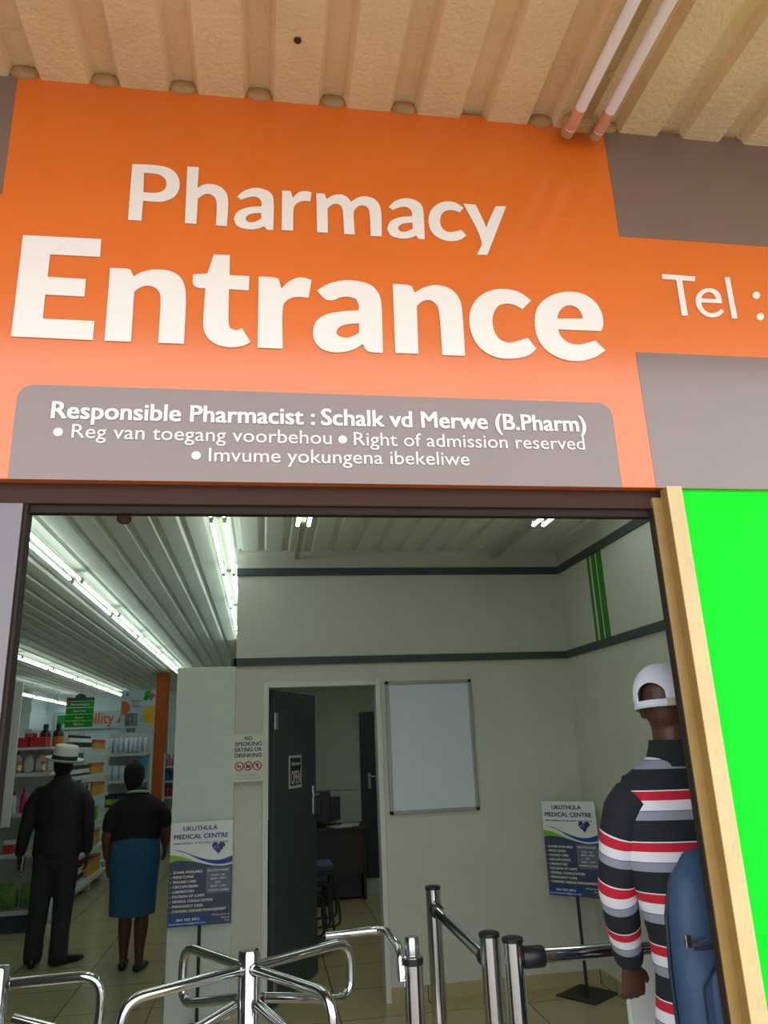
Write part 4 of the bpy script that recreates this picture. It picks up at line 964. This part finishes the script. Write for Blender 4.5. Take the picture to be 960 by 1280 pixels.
hat = link('hat', ht.mesh('hat'), 'straw', t, smooth=50); hat.matrix_local = HT
ob('hat_band', MB().lathe([(.1135, .004), (.1135, .006), (.1115, .046), (.108, .046)], 36, 0, None, .95, 1.08), 'hatband', hat, smooth=50)
o = ob('phone', box(-.0045, .0045, -.035, .035, -.075, .075), ['phone'], None, bevel=.003, loc=(-1.745-.278, 7.36+.058, .775)); o.rotation_euler = (math.radians(12), math.radians(6), 0)
tag(o, 'pale phone held in the left hand of the person in the white hat', 'phone')
sc_ = ob('screen', box(.004, .0052, -.031, .031, -.068, .068), 'black', o)

# --- woman in the blue skirt
t = thing('person', 'person in a black top and blue skirt standing in the aisle, seen from behind', 'person', (-1.045, 7.03, 0))
b = MB()
for sx, fx, fy, kx in ((-1, -.060, .07, -.055), (1, .075, -.03, .080)):
    b.loft([(sx*.08, 0, .80, .09, .09), (sx*.075, 0, .60, .072, .075), (kx, fy*.4, .42, .055, .058), (kx, fy*.7-.012, .30, .056, .061), (fx, fy*.9-.005, .17, .041, .045), (fx, fy, .075, .032, .035), (fx, fy, .045, .033, .038)], 16)
    b.loft([(fx, fy-.045, .035, .026, .026), (fx, fy+.03, .036, .030, .026), (fx, fy+.11, .024, .034, .014)], 12)
b.loft([(0, 0, .80, .165, .12), (0, 0, .92, .155, .115), (0, 0, 1.02, .145, .10), (0, 0, 1.15, .155, .105), (0, -.005, 1.25, .145, .085), (0, -.008, 1.31, .075, .062)], 20)
b.loft([(-.01, -.012, 1.27, .062, .062), (-.03, -.004, 1.35, .058, .058), (-.04, 0, 1.40, .054, .056)], 16)
ey = head(b, (-.040, .012, 1.452), .96)
armL = [(-.150, -.005, 1.245), (-.200, -.01, 1.14), (-.232, -.01, .985), (-.228, .05, .82)]
armR = [(.155, -.005, 1.245), (.212, -.01, 1.15), (.236, -.005, 1.00), (.225, .12, .88)]
for A_ in (armL, armR):
    b.loft([(A_[0][0], A_[0][1], A_[0][2]-.025, .044, .044), (*A_[1], .050, .052), (*A_[2], .043, .046), (A_[2][0]*.5+A_[3][0]*.5, A_[2][1]*.5+A_[3][1]*.5, A_[2][2]*.5+A_[3][2]*.5, .040, .043), (*A_[3], .026, .029)], 14)
hand(b, (-.228, .055, .80), (.02, .12, -1), (0, 1, 0), (1, 0, 0), .20, .88)
hand(b, (.222, .14, .865), (-.05, .7, -.7), (0, .7, .7), (-1, 0, 0), .30, .88)
link('body', remesh(b, 'body', .0055, 3), 'skin', t, smooth=180); eyes(t, ey)
hb = MB(); hb.loft([(-.04, -.022, 1.378, .058, .052), (-.04, -.022, 1.42, .078, .084), (-.04, -.014, 1.47, .087, .103), (-.04, -.008, 1.52, .083, .101), (-.04, -.006, 1.552, .066, .082), (-.04, -.006, 1.571, .044, .056), (-.04, -.006, 1.579, .018, .022)], 20)
link('hair', remesh(hb, 'hair', .006, 3), 'hair', t, smooth=180)
tp = MB()
tp.loft([(0, 0, .965, .195, .140), (0, 0, 1.04, .192, .135), (0, 0, 1.13, .188, .130), (0, -.003, 1.20, .206, .120), (0, -.005, 1.25, .196, .104), (0, -.007, 1.285, .150, .092), (0, -.010, 1.312, .095, .075)], 24)
for A_ in (armL, armR):
    m_ = Vector(A_[1])*.55+Vector(A_[2])*.45
    tp.loft([(A_[0][0]*.85, A_[0][1], A_[0][2]-.04, .058, .070), (A_[0][0]*1.12, A_[0][1], A_[0][2]-.055, .068, .072), (*A_[1], .066, .068), (m_.x, m_.y, m_.z, .064, .066)], 16)
link('top', remesh(tp, 'top', .009, 3), 'blacktop', t, smooth=180)
ob('neck_trim', MB().tube([(.078*math.cos(a*math.pi/12)*1.08, -.012+.070*math.sin(a*math.pi/12)*1.05, 1.328-.012*math.sin(a*math.pi/12)) for a in range(25)], .0105, 10), 'mint', t, smooth=180)
sk = MB(); sk.loft([(0, 0, .40, .180, .150), (0, 0, .41, .181, .151), (0, 0, .60, .188, .158), (0, -.004, .80, .204, .165), (0, -.003, .90, .200, .155), (0, 0, 1.0, .180, .132)], 40, cap=False)
ob('skirt', sk, 'skirt', t, smooth=60)
ob('skirt_seam', MB().tube([(0, -.1522, .405), (0, -.1590, .60), (0, -.170, .80), (0, -.159, .90), (0, -.134, 1.0)], .0025, 6), 'skirt', t)
shoe(t, -.060, .065, math.radians(4), .98, flat=True); shoe(t, .080, -.035, math.radians(-12), .98, flat=True)

# --- man in the striped jersey and white cap
CX, CY = 1.362, 2.475
t = thing('person', 'person in a striped long-sleeved jersey and white cap just inside the right door jamb', 'person', (CX, CY, 0))
b = MB()
for sx in (-1, 1):
    b.loft([(sx*.074+.01, 0, .83, .066, .080), (sx*.088, .0, .70, .064, .078), (sx*.105, .01, .50, .056, .06), (sx*.105, -.01, .30, .054, .058), (sx*.11, -.02, .10, .036, .04), (sx*.11, -.02, .055, .038, .046)], 16)
    b.loft([(sx*.11, -.05, .04, .032, .032), (sx*.112, .04, .04, .036, .030), (sx*.12, .13, .028, .040, .016)], 12)
b.loft([(.01, 0, .90, .130, .095), (.01, 0, 1.02, .140, .10), (0, 0, 1.15, .15, .10), (0, 0, 1.35, .175, .10), (0, -.005, 1.45, .14, .075), (0, -.008, 1.53, .075, .062)], 20)
b.loft([(0, -.012, 1.50, .066, .07), (0, -.006, 1.60, .060, .064), (0, 0, 1.67, .058, .064)], 16)
ey = head(b, (0, .004, 1.735), 1.03, math.radians(-38))
armL = [(-.180, -.005, 1.445), (-.216, .02, 1.33), (-.224, .07, 1.17), (-.170, .165, .945)]
armR = [(.180, -.005, 1.445), (.225, .01, 1.33), (.240, .06, 1.17), (.215, .17, .97)]
for A_ in (armL, armR):
    b.loft([(*A_[0], .044, .044), (*A_[1], .044, .046), (*A_[2], .040, .042), (*A_[3], .027, .030)], 14)
hand(b, (-.162, .178, .920), (.22, .35, -1), (.5, 0, .3), (0, 1, .3), .45, 1.0)
hand(b, (.208, .182, .94), (-.3, .3, -.8), (-.4, 0, .5), (0, .3, -1), .35, 1.0)
link('body', remesh(b, 'body', .0055, 3), 'skin2', t, smooth=180); eyes(t, ey, .012)
hb = MB(); hb.loft([(0, -.030, 1.665, .050, .046), (0, -.024, 1.70, .074, .082), (0, -.012, 1.745, .0815, .104), (0, -.006, 1.80, .076, .099), (0, -.006, 1.83, .055, .072)], 20); 
# jersey: torso and sleeves carry their own stripe coordinate
PER = .150
def striped(name, pts, vfun, ref=(1, 0, 0), sub=6, n=40, p=2.0):
    P = []
    for a, c in zip(pts, pts[1:]):
        for k in range(sub): P.append(tuple(a[i]*(1-k/sub)+c[i]*k/sub for i in range(5)))
    P.append(pts[-1]); mb = MB(); mb.loft(P, n, ref=ref, cap=False, p=p)
    me = bpy.data.meshes.new(name); me.from_pydata([tuple(v) for v in mb.v], [], mb.f); me.update()
    at_ = me.attributes.new('stripe', 'FLOAT', 'POINT'); s_ = 0; vals = []
    for i, q in enumerate(P):
        if i: s_ += (Vector(q[:3])-Vector(P[i-1][:3])).length
        vals += [s_]*n
    for i, v in enumerate(me.vertices): at_.data[i].value = vfun(v.co, vals[i])
    bm = bmesh.new(); bm.from_mesh(me); bmesh.ops.recalc_face_normals(bm, faces=bm.faces); bm.to_mesh(me); bm.free()
    return link(name, me, 'jersey', t, smooth=75)
Z0 = onY(800, 997, CY-.13).z
tv = lambda co, s_: .51+(Z0-co.z+.012*math.sin(co.x*11+1)*0)/PER
striped('jersey', [(.026, 0, .735, .205, .150), (.026, 0, .84, .192, .138), (.022, 0, .93, .176, .130), (.018, 0, 1.05, .180, .128), (.008, 0, 1.16, .192, .126), (0, -.002, 1.28, .218, .128), (0, -.005, 1.38, .232, .128), (0, -.006, 1.44, .222, .118), (0, -.006, 1.485, .208, .104), (0, -.007, 1.515, .178, .094), (0, -.008, 1.545, .130, .086), (0, -.008, 1.572, .090, .080)], tv)
for A_, sg in ((armL, -1), (armR, 1)):
    x0, y0, z0 = A_[0]; e_ = Vector(A_[3]); m_ = (Vector(A_[2])+e_)/2
    striped('sleeve', [(x0*.72, y0, z0+.008, .050, .072), (x0*.95, y0, z0-.004, .062, .078), (x0*1.10, y0+.006, z0-.04, .066, .074), (*A_[1], .064, .068), (*A_[2], .060, .062), (m_.x, m_.y, m_.z, .056, .058), (e_.x, e_.y, e_.z+.015, .046, .050)], lambda co, s_: max(.04, .51+(s_-.175)/PER))
    dv = (Vector(A_[3])-Vector(A_[2])).normalized()
    ob('cuff', MB().loft([(*(e_-dv*.035), .052, .054), (*(e_-dv*.01), .049, .051), (*(e_+dv*.012), .043, .046), (*(e_+dv*.014), .036, .038)], 20, cap=False), 'collar', t, smooth=60)
cl = MB(); cl.loft([(0, -.010, 1.545, .104, .092), (0, -.012, 1.575, .092, .086), (0, -.012, 1.606, .082, .080), (0, -.012, 1.622, .079, .079), (0, -.012, 1.618, .074, .074), (0, -.012, 1.56, .078, .076)], 32, cap=False)
ob('collar', cl, 'collar', t, smooth=60)
jn = MB(); jn.loft([(.01, 0, .86, .160, .118), (.01, 0, .97, .158, .114), (.01, 0, 1.02, .154, .108)], 20)
for sx in (-1, 1): jn.loft([(sx*.080+.010, 0, .86, .080, .105), (sx*.095, 0, .70, .082, .100), (sx*.106, .004, .50, .075, .082), (sx*.11, -.006, .25, .070, .078), (sx*.11, -.012, .08, .072, .082)], 18)
link('jeans', remesh(jn, 'jeans', .010, 3), 'jean', t, smooth=180)
shoe(t, -.11, -.01, math.radians(8), 1.05); shoe(t, .11, -.01, math.radians(-8), 1.05)
# cap: a shell with the arched opening and strap at the back
cz, ch_ = 1.722, .152; n, k = 72, 18; vs = []; fs = []
def capr(z): u = min(1.0, max(0.0, (z-.03)/(ch_-.03))); return math.sqrt(max(0.0, 1-u**2.3))
def back_angle(jx): return (2*math.pi*jx/n+math.pi/2+math.pi) % (2*math.pi)-math.pi
for i in range(3):        # strap ring
    for jx in range(n): an = 2*math.pi*jx/n; vs.append((.0945*math.cos(an), .118*math.sin(an), .012*i))
for i in range(2):
    for jx in range(n): fs.append((i*n+jx, i*n+(jx+1) % n, (i+1)*n+(jx+1) % n, (i+1)*n+jx))
o_ = len(vs); half = .60
for i in range(k+1):
    for jx in range(n):
        an = 2*math.pi*jx/n; ba = back_angle(jx); zl = .024
        if abs(ba) < half: zl = .024+.056*math.sqrt(max(0, 1-(ba/half)**2))
        q_ = math.sin(i/k*math.pi/2); z = zl+(ch_-.0004-zl)*q_; f = capr(z); vs.append((.0945*f*math.cos(an), .118*f*math.sin(an), z))
for i in range(k):
    for jx in range(n): fs.append((o_+i*n+jx, o_+i*n+(jx+1) % n, o_+(i+1)*n+(jx+1) % n, o_+(i+1)*n+jx))
for jx in range(n):       # join crown to strap outside the opening
    if abs(back_angle(jx)) >= half-.001 or abs(back_angle(jx+1)) >= half-.001:
        if not (abs(back_angle(jx)) < half and abs(back_angle(jx+1)) < half): fs.append((2*n+jx, 2*n+(jx+1) % n, o_+(jx+1) % n, o_+jx))
cp = MB(); cp.add(vs, fs)
vz = []; fz = []
for i in range(13):
    a = math.pi*(.12+.76*i/12)
    for r_, dz_ in ((1.0, .004), (1.30, -.004), (1.62, -.016-.010*abs(math.cos(a)))):
        vz.append((.0945*math.cos(a)*(1 if r_ < 1.1 else 1.0+.04*r_), .118*math.sin(a)*(1.0 if r_ < 1.1 else r_*(.75+.25*math.sin(a))), dz_))
for i in range(12):
    for q in range(2): fz.append((i*3+q, i*3+q+1, (i+1)*3+q+1, (i+1)*3+q))
me = cp.mesh('cap'); co_ = link('cap', me, 'cap', t, smooth=60)
md = co_.modifiers.new('solid', 'SOLIDIFY'); md.thickness = .003; md.offset = 1
CT = Matrix.Translation((0, .006, cz)) @ Matrix.Rotation(math.radians(-4), 4, 'X') @ Matrix.Rotation(math.radians(-50), 4, 'Z'); co_.matrix_local = CT
v_ = ob('visor', MB().add(vz, fz), 'cap', co_, smooth=60); md = v_.modifiers.new('solid', 'SOLIDIFY'); md.thickness = .004
ob('button', MB().ball((0, 0, ch_), .008, .008, .005), 'cap', co_, smooth=180)
ob('strap_buckle', MB().box(-.012, .016, -.003, .003, .001, .025), 'buckle', co_, bevel=.002)
bk_ = [o for o in co_.children if o.name.startswith('strap_buckle')][0]; ba_ = .62; bk_.location = (.0975*math.sin(ba_), -.121*math.cos(ba_), 0); bk_.rotation_euler = (0, 0, ba_*.85)
# backpack
bp = thing('backpack', 'navy backpack hanging on the right shoulder of the person in the striped jersey', 'backpack', (1.288, 2.235, .645))
pkT = MB(); pkT.loft([(0, .0, .06, .128, .072), (0, 0, .16, .145, .082), (0, 0, .34, .146, .084), (0, .006, .50, .138, .078), (.004, .012, .585, .118, .062), (.01, .02, .625, .085, .045)], 32, p=3.0)
link('pack_body', remesh(pkT, 'pack_body', .009, 4), 'pack', bp, smooth=180)
ob('front_pocket', MB().loft([(0.015, -.072, .09, .098, .022), (.015, -.078, .16, .108, .026), (.015, -.078, .30, .108, .026), (.015, -.074, .37, .100, .020)], 24, p=3.2), 'pack', bp, smooth=60)
ob('piping', MB().tube([(-.135, .02, .10), (-.150, .02, .2), (-.150, .02, .36), (-.140, .02, .50), (-.115, .025, .585), (-.07, .03, .625), (0, .035, .645)], .006, 8), 'pack_trim', bp, smooth=180)
ob('pocket_seam', MB().tube([(-.105, -.078, .12), (-.118, -.086, .22), (-.112, -.080, .34), (-.07, -.088, .40), (0, -.088, .42), (.07, -.088, .41)], .003, 6), 'pack_trim', bp, smooth=180)
zp = ob('zip', MB().tube([(-.115, -.066, .43), (-.06, -.082, .435), (0, -.084, .437), (.11, -.075, .43)], .004, 8), 'pack_trim', bp, smooth=180)
zl = onY(858, 1178, 2.14)-Vector((1.288, 2.14, .645))
ob('zip_pull', MB().box(zl.x, zl.x+.07, -.092, -.084, zl.z-.005, zl.z+.005).box(zl.x, zl.x+.018, -.094, -.083, zl.z-.016, zl.z+.016), 'steel', zp, bevel=.002)
ob('shoulder_strap', MB().loft([(.06, .07, .60, .026, .006), (.12, .085, .74, .026, .006), (.165, .100, .87, .026, .006), (.185, .145, .965, .026, .006), (.195, .22, 1.0, .026, .006), (.20, .30, .985, .026, .006), (.20, .378, .89, .026, .006), (.20, .405, .76, .026, .006), (.17, .40, .60, .026, .006)], 12, cap=False), 'pack', bp, smooth=60)
